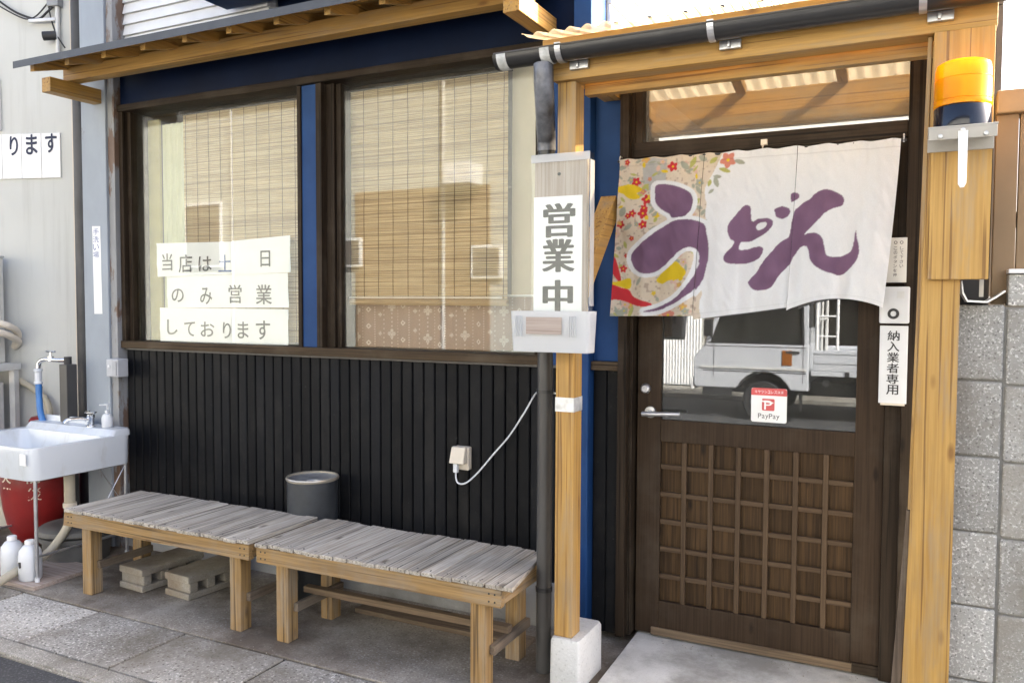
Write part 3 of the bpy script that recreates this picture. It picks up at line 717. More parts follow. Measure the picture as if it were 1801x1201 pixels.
# place on the photograph (rest shape) in the tracing frame of the curtain
dr = np.array([RT, UP, _f]); d = np.stack([Xw-CAM.x, np.full_like(Xw, 3.33), Zw-CAM.z], -1)
q = d@dr.T; PU = 900.5+F_PX*q[..., 0]/q[..., 2]; PV = 600.5-F_PX*q[..., 1]/q[..., 2]
U = (PU-1060)*3.1052; V = (PV-230)*3.1052
def inpoly(poly, U=U, V=V):
    c = np.zeros(U.shape, bool); n = len(poly)
    for i in range(n):
        (x1, y1), (x2, y2) = poly[i], poly[(i+1) % n]
        if y1 == y2: continue
        c ^= ((y1 > V) != (y2 > V)) & (U < (x2-x1)*(V-y1)/(y2-y1)+x1)
    return c
def sm(poly, n=4):
    out = []; L = len(poly)
    for i in range(L):
        p = [np.array(poly[(i+k) % L], float) for k in (-1, 0, 1, 2)]
        for k in range(n):
            t = k/n; out.append(tuple(.5*(2*p[1]+(p[2]-p[0])*t+(2*p[0]-5*p[1]+4*p[2]-p[3])*t*t+(3*p[1]-p[0]-3*p[2]+p[3])*t**3)))
    return out
u_dot = [(300, 300), (345, 292), (420, 305), (490, 340), (508, 385), (500, 430), (470, 465), (400, 475), (380, 455), (330, 425), (303, 390), (297, 350)]
u_main = [(183, 690), (195, 655), (260, 590), (350, 520), (420, 490), (480, 485), (545, 495), (575, 515), (585, 560), (597, 610), (600, 680), (592, 740), (580, 800), (560, 835), (520, 885), (460, 925), (400, 955), (340, 975), (272, 980), (350, 955), (430, 915), (490, 860), (530, 800), (550, 740), (556, 690), (548, 655), (520, 638), (480, 640), (440, 665), (400, 705), (360, 740), (310, 770), (260, 775), (215, 755), (190, 720)]
do_main = [(790, 410), (815, 415), (820, 455), (828, 495), (860, 482), (900, 478), (940, 490), (943, 520), (920, 550), (880, 575), (830, 605), (790, 610), (770, 615), (765, 650), (800, 652), (860, 635), (893, 645), (890, 675), (860, 710), (810, 728), (740, 730), (700, 720), (683, 695), (700, 665), (725, 635), (738, 608), (715, 590), (700, 550), (703, 510), (730, 475), (765, 430)]
do_hole = [(850, 520), (870, 503), (900, 500), (912, 510), (900, 530), (870, 543), (855, 540)]
do_d1 = [(950, 430), (985, 416), (1020, 420), (1037, 440), (1030, 465), (1000, 482), (965, 475), (955, 450)]
do_d2 = [(1040, 345), (1060, 338), (1085, 350), (1078, 372), (1045, 392), (1038, 370)]
n_main = [(1165, 350), (1210, 325), (1260, 328), (1310, 350), (1332, 375), (1328, 410), (1280, 430), (1230, 460), (1180, 510), (1120, 572), (1150, 568), (1190, 572), (1225, 600), (1240, 650), (1255, 705), (1290, 722), (1340, 720), (1385, 690), (1400, 640), (1405, 590), (1410, 555), (1420, 610), (1433, 650), (1435, 700), (1420, 750), (1380, 810), (1340, 845), (1300, 832), (1240, 805), (1190, 765), (1160, 720), (1150, 670), (1135, 645), (1100, 650), (1075, 690), (1050, 745), (1020, 780), (985, 820), (955, 870), (920, 885), (870, 885), (835, 868), (818, 830), (860, 780), (900, 720), (950, 660), (990, 615), (1035, 590), (1045, 540), (1050, 490), (1065, 440), (1100, 405), (1140, 375)]
cols = np.ones((nH, nW, 3))*np.array([.86, .875, .885])
wob = 9*(vnoise(U/22, V/22, 3)-.5)
floral = (U < 572+14*(vnoise(U/40, V/40, 1)-.5)) | ((V < 330) & (U < 640-(V-150)*.45))
cream = np.array([.74, .64, .50]); cols[floral] = cream
mot = vnoise(U/30, V/30, 5); cols[floral & (mot > .62)] = (.76, .66, .53)
cols[floral & (vnoise(U/13, V/13, 6) > .80)] = (.52, .42, .33)
cols[(U > 215) & (U < 350) & (V < 300+40*mot) & (V > 150) & (U-215 > (V-150)*.1) & floral] = (.50, .50, .48)
palette = dict(leaf=(.40, .42, .34), olive=(.50, .50, .16), red=(.62, .045, .055), salmon=(.68, .27, .20), yellow=(.80, .58, .03), gold=(.68, .42, .16), pink=(.72, .50, .40))
def ellipse(cu, cv, a, b, ang, col):
    du, dv = U-cu, V-cv; p = du*math.cos(ang)+dv*math.sin(ang); q_ = -du*math.sin(ang)+dv*math.cos(ang)
    e = (np.abs(p)/a)**1.6+(np.abs(q_)/b)**1.6
    cols[e < 1] = palette[col]
rr = random.Random(4)
def flower(cu, cv, r, col):
    a0 = rr.random()*6
    for k in range(5): ellipse(cu+r*.55*math.cos(a0+k*1.257), cv+r*.55*math.sin(a0+k*1.257), r*.52, r*.38, a0+k*1.257, col)
    ellipse(cu, cv, r*.22, r*.22, 0, 'yellow' if col != 'yellow' else 'gold')
for k in range(90):
    cu, cv = rr.uniform(50, 570), rr.uniform(150, 1020)
    ellipse(cu, cv, rr.uniform(12, 26), rr.uniform(6, 12), rr.uniform(0, 3.1), rr.choice(['leaf', 'leaf', 'pink', 'olive', 'leaf']))
for k in range(40): flower(rr.uniform(60, 560), rr.uniform(150, 1010), rr.uniform(14, 26), rr.choice(['pink', 'pink', 'pink', 'gold', 'leaf']))
for cu, cv, r, c_ in ((190, 280, 26, 'red'), (250, 375, 28, 'red'), (235, 450, 30, 'red'), (240, 510, 24, 'red'), (180, 585, 14, 'red'), (385, 195, 28, 'red'), (135, 175, 16, 'red'), (685, 160, 44, 'salmon'), (70, 965, 14, 'red'), (405, 1000, 38, 'salmon')): flower(cu, cv, r, c_)
for k in range(26): flower(rr.uniform(60, 330), rr.uniform(200, 900), rr.uniform(12, 22), rr.choice(['red', 'salmon', 'red', 'yellow', 'gold']))
for k in range(26): ellipse(rr.uniform(60, 560), rr.uniform(160, 1000), rr.uniform(14, 24), rr.uniform(6, 10), rr.uniform(0, 3.1), rr.choice(['olive', 'leaf', 'yellow']))
for cu, cv, a, b, an, c_ in ((150, 320, 75, 28, 0, 'yellow'), (165, 350, 50, 22, .3, 'yellow'), (240, 305, 24, 12, 2.5, 'olive'), (495, 170, 34, 15, 2.0, 'olive'), (450, 190, 30, 17, .8, 'leaf'), (545, 150, 24, 15, .6, 'leaf'), (605, 160, 26, 12, 2.4, 'olive'), (750, 170, 30, 13, .2, 'leaf'), (670, 215, 34, 12, .3, 'olive'), (625, 280, 30, 14, 1.2, 'leaf'), (590, 285, 20, 10, 1.8, 'olive'), (630, 250, 24, 10, .1, 'leaf'), (600, 330, 18, 8, 2.4, 'leaf'), (130, 985, 34, 15, .7, 'leaf'), (195, 980, 34, 12, 2.0, 'olive'), (480, 1010, 26, 10, .1, 'olive'), (155, 525, 28, 12, 2.6, 'leaf'), (120, 440, 18, 28, .4, 'leaf'), (535, 325, 26, 12, 1.0, 'leaf'), (545, 420, 16, 10, .4, 'leaf')): ellipse(cu, cv, a, b, an, c_)
for pl, c_ in (([(40, 820), (130, 848), (180, 862), (212, 900), (305, 935), (300, 952), (230, 947), (130, 915), (40, 908)], 'red'), ([(68, 690), (95, 690), (135, 815), (110, 810), (66, 740)], 'red'), ([(60, 820), (120, 815), (185, 800), (185, 855), (130, 845)], 'yellow'), ([(325, 810), (380, 750), (430, 712), (470, 740), (497, 772), (470, 805), (400, 815), (360, 832)], 'yellow')): cols[inpoly(sm(pl))] = palette[c_]
purple = np.array([.215, .125, .205])
halo = np.zeros(U.shape, bool)
for pl in (u_dot, u_main):
    p = sm(pl)
    for k in range(20):
        a = 2*math.pi*k/20; halo |= inpoly([(x+26*math.cos(a), y+22*math.sin(a)) for x, y in p])
cols[halo] = (.86, .875, .885)
ink = np.zeros(U.shape, bool)
for pl in (u_dot, u_main, do_main, do_d1, do_d2, n_main): ink |= inpoly(sm(pl), U+wob*.35, V+wob*.35)
ink &= ~inpoly(sm(do_hole))
cols[ink] = purple
cols[ink] *= (.88+.24*vnoise(U/60, V/60, 9))[ink][:, None]
hemline = (np.abs(SZ-.030) < .0022) | (np.abs(SZ-.955) < .002); cols[hemline] *= .86
nw = RNG.random(U.shape)
cols *= (.965+.035*nw)[..., None]
# soft blur so that edges of the print follow the weave
for _ in range(1):
    cols[1:-1, 1:-1] = (cols[1:-1, 1:-1]*4+cols[:-2, 1:-1]+cols[2:, 1:-1]+cols[1:-1, :-2]+cols[1:-1, 2:])/8
drop = 1-SZ
panelx = SX*3; pi_ = np.clip(np.floor(panelx), 0, 2); pu = panelx-pi_
foldy = .016*np.sin(SX*37+.6*np.sin(drop*3))*drop+.018*np.sin(SX*11+1)*drop+.006*(vnoise(SX*22, SZ*9, 21)-.5)+.004*(vnoise(SX*60+SZ*14, SZ*16, 22)-.5)+.006*np.sin(SX*71+drop*2)*drop**.5+.004*np.sin(SX*120)*np.exp(-drop*9)+.012*np.sin((pu-.5)*math.pi)*drop*(pi_-1)
Yw = 3.335-.025*drop+foldy
Xc = Xw-.045*drop*(1-SX)**1.3-.045*drop**1.2*SX*(SX > .5)*np.maximum((SX-.5)*2, 0)**.6
# lower hem of each panel hangs a little differently
hem = np.where(pi_ == 0, -.010+.006*pu, np.where(pi_ == 1, -.018+.050*pu, .040*np.sin(pu*math.pi)**.8+.020+.012*pu))
Zc = Zw+hem*drop**3+.003*np.sin(SX*60)*np.exp(-drop*30)
cut = [0, nW//3, 2*nW//3, nW]
M_NOREN = printed('noren_print', .30)
P3 = np.stack([Xc, Yw, Zc], -1)
for k in range(3):
    sl_ = slice(cut[k], cut[k+1]); Pk = P3[:, sl_].copy()
    Pk[..., 1] += (.006, 0, -.006)[k]*drop[:, sl_]
    colour_grid('curtain_panel', no, Pk, cols[:, sl_], M_NOREN)
part('curtain_rod', MB().tube([(-1.17, 3.345, 2.100), (-.066, 3.345, 2.100)], .006, 10), M_DARKPVC, no, smooth=True)
for x in (-1.16, -.075): part('rod_hook', MB().tube([(x, 3.394, 2.118), (x, 3.345, 2.120), (x, 3.338, 2.108), (x, 3.345, 2.092)], .003, 6), M_GALV, no, smooth=True)
solo('cup_hook', MB().box(-.588, -.564, 3.378, 3.3945, 2.128, 2.150).tube([(-.576, 3.380, 2.13), (-.576, 3.360, 2.125), (-.576, 3.352, 2.112)], .003, 6), M_CREAMPLASTIC, 'small pale hook on the transom bar above the curtain', 'hook', (-.576, 3.39, 2.13))

# ================================================================== SIGNS AND SMALL FITTINGS
# open-for-business board
sg = thing('open_sign', 'weathered board with three bold black characters strapped to the left post', 'sign', (-1.23, 2.88, 1.45))
box('board', sg, wood('pale', 'Z'), -1.337, -1.122, 2.868, 2.892, 1.335, 2.048, bevel=.003)
pa = box('paper', sg, M_PAPER, -1.338, -1.140, 2.8655, 2.8675, 1.462, 1.902, bevel=0)
YS = 2.8648
for ch, a, b in (('営', (958, 358), (1009, 417)), ('業', (956, 421), (1008, 478)), ('中', (957, 493), (1005, 549))): glyph_px(ch, a, b, YS, M_SIGNINK, sg, strong=(.0062, .0016))
cv = MB(); cv.box(-1.345, -1.110, 2.858, 2.8595, 1.40, 2.056).box(-1.1095, -1.108, 2.858, 2.895, 1.40, 2.056).box(-1.345, -1.108, 2.858, 2.895, 2.0565, 2.058)
part('clear_cover', cv, M_COVER, sg)
part('tape', MB().box(-1.346, -1.107, 2.855, 2.8575, 2.030, 2.060).box(-1.1065, -1.104, 2.858, 2.897, 1.49, 2.03), translucent('clear_tape', (.75, .76, .76), .3, .55), sg)
part('nail', MB().lathe([(0, .004), (.006, .003), (.007, 0)], (-1.235, 2.868, 1.985), 10, 'Y'), M_RUBBER, sg)
ty = thing('plastic_tray', 'milky plastic tray hanging below the open sign', 'tray', (-1.23, 2.85, 1.31))
def tray(x0, x1, y0, y1, z0, z1, t=.004):
    o0 = rrect(x0+.008, x1-.008, y0+.006, y1-.002, .012, z0, 3); o1 = rrect(x0, x1, y0, y1, .014, z1, 3)
    i1 = rrect(x0+t, x1-t, y0+t, y1-t, .012, z1, 3); i0 = rrect(x0+.012, x1-.012, y0+.01, y1-.006, .010, z0+t, 3)
    return MB().loft([o0, o1, i1, i0])
part('tray_body', tray(-1.392, -1.070, 2.770, 2.8535, 1.318, 1.470), M_TRAY, ty, smooth=True)
part('tray_card', B(-1.322, -1.178, 2.7655, 2.7675, 1.385, 1.448), wood('pale', 'X'), ty)
for k in range(4):
    for xx in (-1.368, -1.150): part('rib', B(xx+k*.008, xx+k*.008+.003, 2.7645, 2.7695, 1.375, 1.452), M_TRAY, ty)

# delivery entrance plate, doorbell, notice
YI = 3.384
pl = thing('delivery_plate', 'white vertical plate with six black characters beside the door', 'sign', (-.09, YI, 1.13))
box('plate', pl, M_WHITEPLASTIC, -.140, -.044, YI-.006, YI-.0005, 1.130, 1.421, bevel=.002)
box('plate_backing', pl, M_CREAMPLASTIC, -.133, -.050, YI-.0004, YI+.0009, 1.122, 1.15, bevel=0)
z = 1.402
for ch in '納入業者専用':
    glyph(ch, (-.113, -.073, z-.036, z), YI-.0064, M_INK, pl, strong=.0008); z -= .0405
be = thing('doorbell', 'white door intercom with a round black button above the delivery plate', 'doorbell', (-.09, YI, 1.43))
box('case', be, M_WHITEPLASTIC, -.143, -.041, YI-.028, YI-.0005, 1.430, 1.566, bevel=.006)
part('button', MB().lathe([(.010, .001), (.010, .005), (.019, .005), (.020, 0)], (-.095, YI-.0285, 1.466), 24, 'Y'), M_RUBBER, be, smooth=True)
part('button_cap', MB().lathe([(0, .004), (.0095, .003), (.0098, 0)], (-.095, YI-.0285, 1.466), 20, 'Y'), M_WHITEPLASTIC, be, smooth=True)
sp = MB()
for j in range(6): sp.box(-.085, -.060, YI-.0295, YI-.0283, 1.525+j*.0042, 1.527+j*.0042)
part('speaker_slot', sp, M_LIGHTGREY, be)
nn = thing('button_notice', 'small pale notice with two lines of tiny print above the intercom', 'sign', (-.08, YI, 1.58))
box('card', nn, plain('card', (.66, .66, .62), .6, var=.05), -.125, -.055, YI-.004, YI-.0005, 1.582, 1.748, bevel=.001)
z = 1.715
for ch in 'このボタンを押': glyph(ch, (-.100, -.088, z-.012, z), YI-.0044, M_INK, nn); z -= .0165
z = 1.715
for ch in 'して下さい': glyph(ch, (-.079, -.067, z-.012, z), YI-.0044, M_INK, nn); z -= .0165
for x in (-.098, -.078): part('mark', MB().lathe([(.004, .0002), (.006, .0002), (.006, 0)], (x+.004, YI-.0041, 1.730), 12, 'Y'), M_INK, nn)

# payment sticker inside the door glass
st = thing('payment_sticker', 'square white sticker with red band and red logo on the door glass', 'sticker', (-.55, 3.46, 1.018))
ys = YD+.0152
part('sticker_card', MB().prism([(a, b) for a, b, _ in rrect(-.622, -.481, 1.016, 1.156, .008, 0, 4)], 1, ys-.0007, ys), M_WHITE, st)
part('red_band', MB().prism([(-.622, 1.126), (-.481, 1.126), (-.481, 1.149), (-.488, 1.156), (-.615, 1.156), (-.622, 1.149)], 1, ys-.0012, ys-.0008), plain('sticker_red', (.58, .085, .085), .5), st)
x = -.608
for ch in 'キャッシュレス決済': glyph(ch, (x, x+.0105, 1.135, 1.147), ys-.0014, M_WHITE, st); x += .0128
part('logo_square', MB().prism([(a, b) for a, b, _ in rrect(-.579, -.529, 1.064, 1.113, .005, 0, 3)], 1, ys-.0012, ys-.0008), plain('sticker_red', (.58, .085, .085), .5), st)
glyph('P', (-.570, -.539, 1.069, 1.106), ys-.0014, M_WHITE, st, bold=.0)
part('logo_stroke', MB().prism([(-.580, 1.1), (-.535, 1.094), (-.533, 1.099), (-.580, 1.106)], 1, ys-.0018, ys-.0015), M_WHITE, st)
x = -.594
for ch, w_ in zip('PayPay', (.0135, .0115, .0125, .0135, .0115, .0125)):
    lo = 1.032 if ch != 'y' else 1.0265; hi = 1.052 if ch == 'P' else 1.0465
    glyph(ch, (x, x+w_, lo, hi), ys-.0012, M_INK, st); x += w_+.002

# amber beacon
bc = thing('warning_beacon', 'amber warning beacon with dark base on a metal bracket', 'beacon', (.093, 2.79, 2.02))
bx, by = .092, 2.792
part('base', MB().lathe([(0, 0), (.072, 0), (.076, .004), (.076, .062), (.073, .066), (0, .066)], (bx, by, 2.052), 40), M_BEACON, bc, smooth=True)
part('lens', MB().lathe([(.077, 0), (.078, .006), (.076, .010), (.0745, .105), (.071, .122), (.058, .130), (0, .134)], (bx, by, 2.1185), 48), M_AMBER, bc, smooth=True)
ri = MB()
for k, (zz, rr_) in enumerate(((2.134, .0764), (2.196, .0752))): ri.lathe([(rr_-.001, 0), (rr_+.0008, .001), (rr_-.001, .003)], (bx, by, zz), 48)
part('lens_ring', ri, M_AMBER, bc, smooth=True)
part('reflector', MB().lathe([(.02, 0), (.05, .03), (.055, .09), (0, .10)], (bx, by, 2.122), 24), M_CREAMPLASTIC, bc, smooth=True)
part('bracket', MB().box(.002, .180, 2.705, 2.8755, 2.0465, 2.0515).box(.002, .180, 2.8705, 2.8755, 2.005, 2.046), M_ALU, bc, .001)
fl = MB().box(.004, .178, 2.7045, 2.7075, 2.012, 2.0463)
part('bracket_lip', fl, M_ALU, bc, .001)
for x in (.035, .092, .150): part('bolt', MB().lathe([(0, .007), (.006, .006), (.007, 0)], (x, 2.704, 2.022 if x != .092 else 2.036), 8, 'Y'), M_GALV, bc)
part('strap', MB().prism([(.080, 2.034), (.105, 2.034), (.104, 1.885), (.099, 1.873), (.089, 1.872), (.083, 1.882)], 1, 2.700, 2.7035), M_WHITE, bc, .001)
for o in bc.children: pass
bc.location.z -= .036
# drop the bracket's strap against the board
# socket with cord on the black wall
ok = thing('wall_socket', 'cream weatherproof socket with a white cord on the black wall', 'socket', (-1.96, 3.42, .70))
box('cover', ok, M_CREAMPLASTIC, -2.000, -1.918, 3.385, 3.419, .700, .812, bevel=.006)
part('hood', MB().hexa([(-2.004, 3.345, .735), (-1.925, 3.345, .735), (-1.922, 3.384, .735), (-2.001, 3.384, .735), (-1.999, 3.362, .812), (-1.924, 3.362, .812), (-1.922, 3.384, .815), (-1.999, 3.384, .815)]), M_CREAMPLASTIC, ok, .004)
box('plug', ok, M_WHITEPLASTIC, -1.985, -1.962, 3.352, 3.372, .690, .734, bevel=.004)
cpts = [(-1.973, 3.362, .70), (-1.972, 3.36, .665), (-1.955, 3.355, .642), (-1.915, 3.36, .648), (-1.86, 3.375, .70), (-1.78, 3.385, .795), (-1.70, 3.385, .885), (-1.62, 3.38, 1.0), (-1.56, 3.36, 1.085), (-1.42, 3.12, 1.13), (-1.31, 3.01, 1.14), (-1.266, 3.0, 1.128)]
part('cord', MB().tube(smoothpath(cpts, 7), .0042, 8), M_WHITEPLASTIC, ok, smooth=True)
# grey light sensor box on the column
sx = thing('switch_box', 'small grey plastic switch box on the steel column', 'switch', (-4.28, 3.30, 1.05))
box('case', sx, plain('grey_plastic', (.42, .43, .45), .45), -4.345, -4.245, 3.29, 3.365, 1.050, 1.158, bevel=.006)
box('cover_plate', sx, plain('grey_plastic2', (.36, .37, .39), .45), -4.286, -4.252, 3.283, 3.2895, 1.06, 1.145, bevel=.002)
box('button', sx, M_WHITE, -4.325, -4.31, 3.284, 3.2895, 1.105, 1.122, bevel=.002)
# handwritten strip on the column
hs = thing('hand_wash_label', 'narrow white paper strip with tiny characters taped to the steel column', 'label', (-4.50, 3.35, 1.41))
pts = [at(162, 398, y=3.3505), at(176, 398, y=3.3505), at(180, 552, y=3.3505), at(166, 552, y=3.3505)]
part('strip', MB().add([tuple(p) for p in pts]+[(p.x, p.y+.0008, p.z) for p in pts], [(0, 1, 2, 3), (7, 6, 5, 4), (0, 4, 5, 1), (1, 5, 6, 2), (2, 6, 7, 3), (3, 7, 4, 0)]), M_PAPER, hs)
for i, ch in enumerate('手洗い場'): glyph_px(ch, (163.5, 402+i*13.5), (174, 413+i*13.5), 3.3500, M_INKBLUE, hs, bold=0)

# ================================================================== BENCHES
def bench(x0, x1, n, label, taper=0):
    y0, y1, zt = 2.693, 3.168, .44
    t = thing('wooden_bench', label, 'bench', ((x0+x1)/2, (y0+y1)/2, 0), 'slatted benches under the windows')
    p = (x1-x0)/n
    for k in range(n):
        a = x0+k*p+random.uniform(.0012, .0032); b = x0+(k+1)*p-random.uniform(.0012, .0042)
        e0, e1 = random.uniform(-.005, .004), random.uniform(-.012, .008); dz = random.uniform(-.0015, .0015); tw = random.uniform(-.0012, .0012)
        at_ = taper if k == n-1 else 0
        mbs = MB().hexa([(a, y0+e0, zt-.017+dz), (b+at_, y0+e0, zt-.017+dz), (b-at_*.6, y1+e1, zt-.017+dz), (a, y1+e1, zt-.017+dz), (a, y0+e0, zt+dz+tw), (b+at_, y0+e0, zt+dz-tw), (b-at_*.6, y1+e1, zt+dz-tw), (a, y1+e1, zt+dz+tw)])
        s_ = part('slat', mbs, wood('grey', 'Y'), t, .0022)
        nl = MB()
        for yy in (y0+.03, y0+.032, ):
            nl.lathe([(0, .0012), (.0030, .001), (.0034, 0)], ((a+b)/2+random.uniform(-.012, .012), yy+random.uniform(-.006, .006), zt+dz), 7)
        part('nail', nl, M_RUBBER, s_)
    zr0, zr1 = .352, .4215
    BW = lambda a: wood('bench', a)
    for yy in (y0+.006, y1-.075): box('rail', t, BW('X'), x0+.004, x1-.004, yy, yy+.034, zr0, zr1, bevel=.003)
    for xx in (x0+.010, x1-.044): box('end_rail', t, BW('Y'), xx, xx+.034, y0+.0405, y1-.0755, zr0+.004, zr1-.001, bevel=.002)
    for xx in (x0+.085, x1-.155):
        for yy in (y0+.030, y1-.145): 
            part('leg', MB().box(xx, xx+.066, yy+.011, yy+.077, .0015, zr0-.0005), BW('Z'), t, .003)
        box('cross_rail', t, wood('rot', 'Y'), xx+.067, xx+.090, y0+.075, y1-.075, .135, .172, bevel=.002)
    nl = MB()
    for xx in (x0+.03, x0+.055, x1-.055, x1-.03):
        for zz in (.372, .402): nl.lathe([(0, .002), (.0035, .0015), (.004, 0)], (xx, y0+.006, zz), 8, 'Y')
    part('screw', nl, M_RUBBER, t)
    return t
b1 = bench(-3.905, -2.645, 17, 'slatted grey bench nearer the wash basin, standing over the concrete blocks')
b2 = bench(-2.608, -1.385, 17, 'slatted grey bench beside the downpipe, in front of the metal bin', .05)
box('foot_rail', b2, wood('step', 'X'), -2.50, -1.452, 2.885, 2.925, .1765, .205, bevel=.003)
solo('loose_plank', B(-2.42, -1.50, 3.16, 3.25, .002, .024), wood('rot', 'X'), 'grey loose plank lying on the ground behind the bench by the downpipe', 'plank', (-1.95, 3.2, 0), .003)

# hollow concrete blocks under the bench
def block(x, y, ang, label):
    t = thing('concrete_block', label, 'block', (x, y, 0), 'loose hollow blocks under the bench')
    L, Wd, H = .39, .19, .12
    mb = MB()
    # block lies on its face: top and bottom shells, webs between the cores
    mb.hexa([(-Wd/2, -L/2, H-.036), (Wd/2, -L/2, H-.036), (Wd/2, L/2, H-.036), (-Wd/2, L/2, H-.036), (-Wd/2, -L/2, H), (Wd/2, -L/2, H), (Wd/2, L/2, H), (-Wd/2, L/2, H)])
    mb.hexa([(-Wd/2, -L/2, .001), (Wd/2, -L/2, .001), (Wd/2, L/2, .001), (-Wd/2, L/2, .001), (-Wd/2, -L/2, .034), (Wd/2, -L/2, .034), (Wd/2, L/2, .034), (-Wd/2, L/2, .034)])
    for yy in (-.183, -.078, .028, .133): mb.box(-Wd/2+.004, Wd/2-.004, yy, yy+.050, .0335, H-.0355)
    ca, sa = math.cos(ang), math.sin(ang)
    mb.v = [(x+a*ca-b*sa, y+a*sa+b*ca, c) for a, b, c in mb.v]
    part('block_shell', mb, M_OLDBLOCK, t, .006); return t
block(-3.635, 3.075, math.radians(-4), 'hollow concrete block lying by the leg nearest the wash basin')
block(-3.330, 3.105, math.radians(-5), 'hollow concrete block with open cores facing the bench middle')
# metal bin
bn = thing('metal_bin', 'dark cylindrical metal bin with pale rim behind the benches', 'bin', (-2.772, 3.275, 0))
R_ = .128
part('bin_body', MB().lathe([(0, .002), (R_-.006, .002), (R_-.003, .01), (R_, .60), (R_-.003, .60), (R_-.008, .02), (0, .02)], (-2.772, 3.275, 0), 40), plain('bin_paint', (.055, .060, .066), .38, .35, var=.35, sc_=6), bn, smooth=True)
part('rim', MB().lathe([(R_-.004, .594), (R_+.004, .597), (R_+.006, .606), (R_+.002, .613), (R_-.006, .611), (R_-.006, .60)], (-2.772, 3.275, 0), 40), plain('bin_rim', (.50, .45, .36), .35, .6), bn, smooth=True)
part('ash_plate', MB().lathe([(.045, .578), (.047, .584), (R_-.007, .603), (R_-.0065, .598)], (-2.772, 3.275, 0), 36), plain('bin_plate', (.30, .31, .32), .4, .6, var=.3, sc_=14), bn, smooth=True)

# ================================================================== WASH BASIN CORNER
wb = thing('wash_basin', 'white wash basin with chrome tap on a thin metal stand', 'basin', (-4.45, 2.97, 0))
xa, xb, ya, yb = -4.90, -4.105, 2.655, 3.275
zb, zt = .555, .735
rings = [rrect(xa+.02, xb-.018, ya+.03, yb-.006, .05, zb, 6), rrect(xa+.008, xb-.006, ya+.012, yb-.002, .06, zb+.006, 6), rrect(xa, xb, ya, yb, .06, zt-.02, 6), rrect(xa+.003, xb-.003, ya+.003, yb, .06, zt-.004, 6), rrect(xa+.012, xb-.012, ya+.012, yb-.01, .055, zt, 6),
         rrect(xa+.035, xb-.035, ya+.035, yb-.155, .05, zt-.006, 6), rrect(xa+.05, xb-.05, ya+.055, yb-.165, .06, zt-.05, 6), rrect(xa+.10, xb-.10, ya+.11, yb-.20, .08, zb+.045, 6), rrect(xa+.2, xb-.2, ya+.2, yb-.28, .05, zb+.035, 6)]
part('bowl', MB().loft(rings), M_PORC, wb, smooth=True)
led = MB().loft([rrect(xa+.004, xb-.004, yb-.150, yb-.001, .03, zt-.01, 5), rrect(xa+.006, xb-.006, yb-.128, yb-.001, .03, zt+.018, 5), rrect(xa+.012, xb-.012, yb-.118, yb-.006, .03, zt+.030, 5)])
part('back_ledge', led, M_PORC, wb, smooth=True)
part('splash_lip', MB().loft([rrect(xa+.01, xb-.34, yb-.034, yb-.002, .012, zt+.029, 4), rrect(xa+.01, xb-.37, yb-.026, yb-.004, .010, zt+.062, 4)]), M_PORC, wb, smooth=True)
box('price_tag', wb, M_PAPER, -4.185, -4.135, ya-.0035, ya-.0005, .645, .705, bevel=0)
tx, ty_ = -4.36, 3.195
tp = part('tap', MB().lathe([(.026, 0), (.026, .006), (.018, .012), (.018, .05), (.022, .056), (.022, .072), (0, .074)], (tx, ty_, zt+.028), 20), M_CHROME, wb, smooth=True)
part('tap_spout', MB().tube(smoothpath([(tx, ty_, zt+.068), (tx-.02, ty_-.06, zt+.080), (tx-.04, ty_-.12, zt+.078), (tx-.045, ty_-.135, zt+.062)], 5), .011, 12), M_CHROME, tp, smooth=True)
part('tap_lever', MB().lathe([(0, .020), (.02, .018), (.034, .012), (.034, .006), (.012, 0)], (tx, ty_, zt+.104), 18), M_CHROME, tp, smooth=True)
LEG = .0095
for lx, ly in ((xb-.03, ya+.045), (xb-.03, yb-.03), (xa+.04, ya+.045), (xa+.04, yb-.03)):
    lg = part('stand_leg', MB().tube([(lx, ly, .0245), (lx, ly, zb+.004)], LEG, 12), M_GALV, wb, smooth=True)
    part('foot_cap', MB().lathe([(.0, .0), (.012, .0), (.012, .022), (.0, .022)], (lx, ly, .0225), 12), M_WHITEPLASTIC, lg)
for a, b in (((xb-.03, ya+.045, .155), (xb-.03, yb-.03, .155)), ((xa+.04, ya+.045, .155), (xa+.04, yb-.03, .155)), ((xa+.04, yb-.03, .155), (xb-.03, yb-.03, .155))): part('stand_rail', MB().tube([a, b], .007, 10), M_GALV, wb, smooth=True)
for a, b in (((xb-.03, yb-.20, zb), (xb-.03, yb-.03, .30)), ((xb-.03, yb-.20, .30), (xb-.03, yb-.03, zb))): part('stand_brace', MB().tube([a, b], .0022, 6), M_GALV, wb)
dx, dy = -4.26, 2.98
part('waste_pipe', MB().tube([(dx, dy, zb+.01), (dx, dy, .32)], .029, 16), M_HOSE, wb, smooth=True)
part('hose_clamp', MB().tube([(dx, dy, .345), (dx, dy, .37)], .036, 16), M_CREAMPLASTIC, wb, smooth=True)
part('waste_fitting', MB().tube([(dx, dy, .32), (dx, dy-.01, .245)], .027, 14), M_BROWNFIT, wb, smooth=True)
part('drain_hose', MB().tube(smoothpath([(dx, dy-.01, .25), (dx-.015, dy-.05, .18), (dx-.025, dy-.14, .10), (dx-.02, dy-.30, .062), (dx+.02, dy-.40, .052), (dx+.08, dy-.56, .032), (dx+.16, 2.24, .03)], 6), .023, 14), M_HOSE, wb, smooth=True)
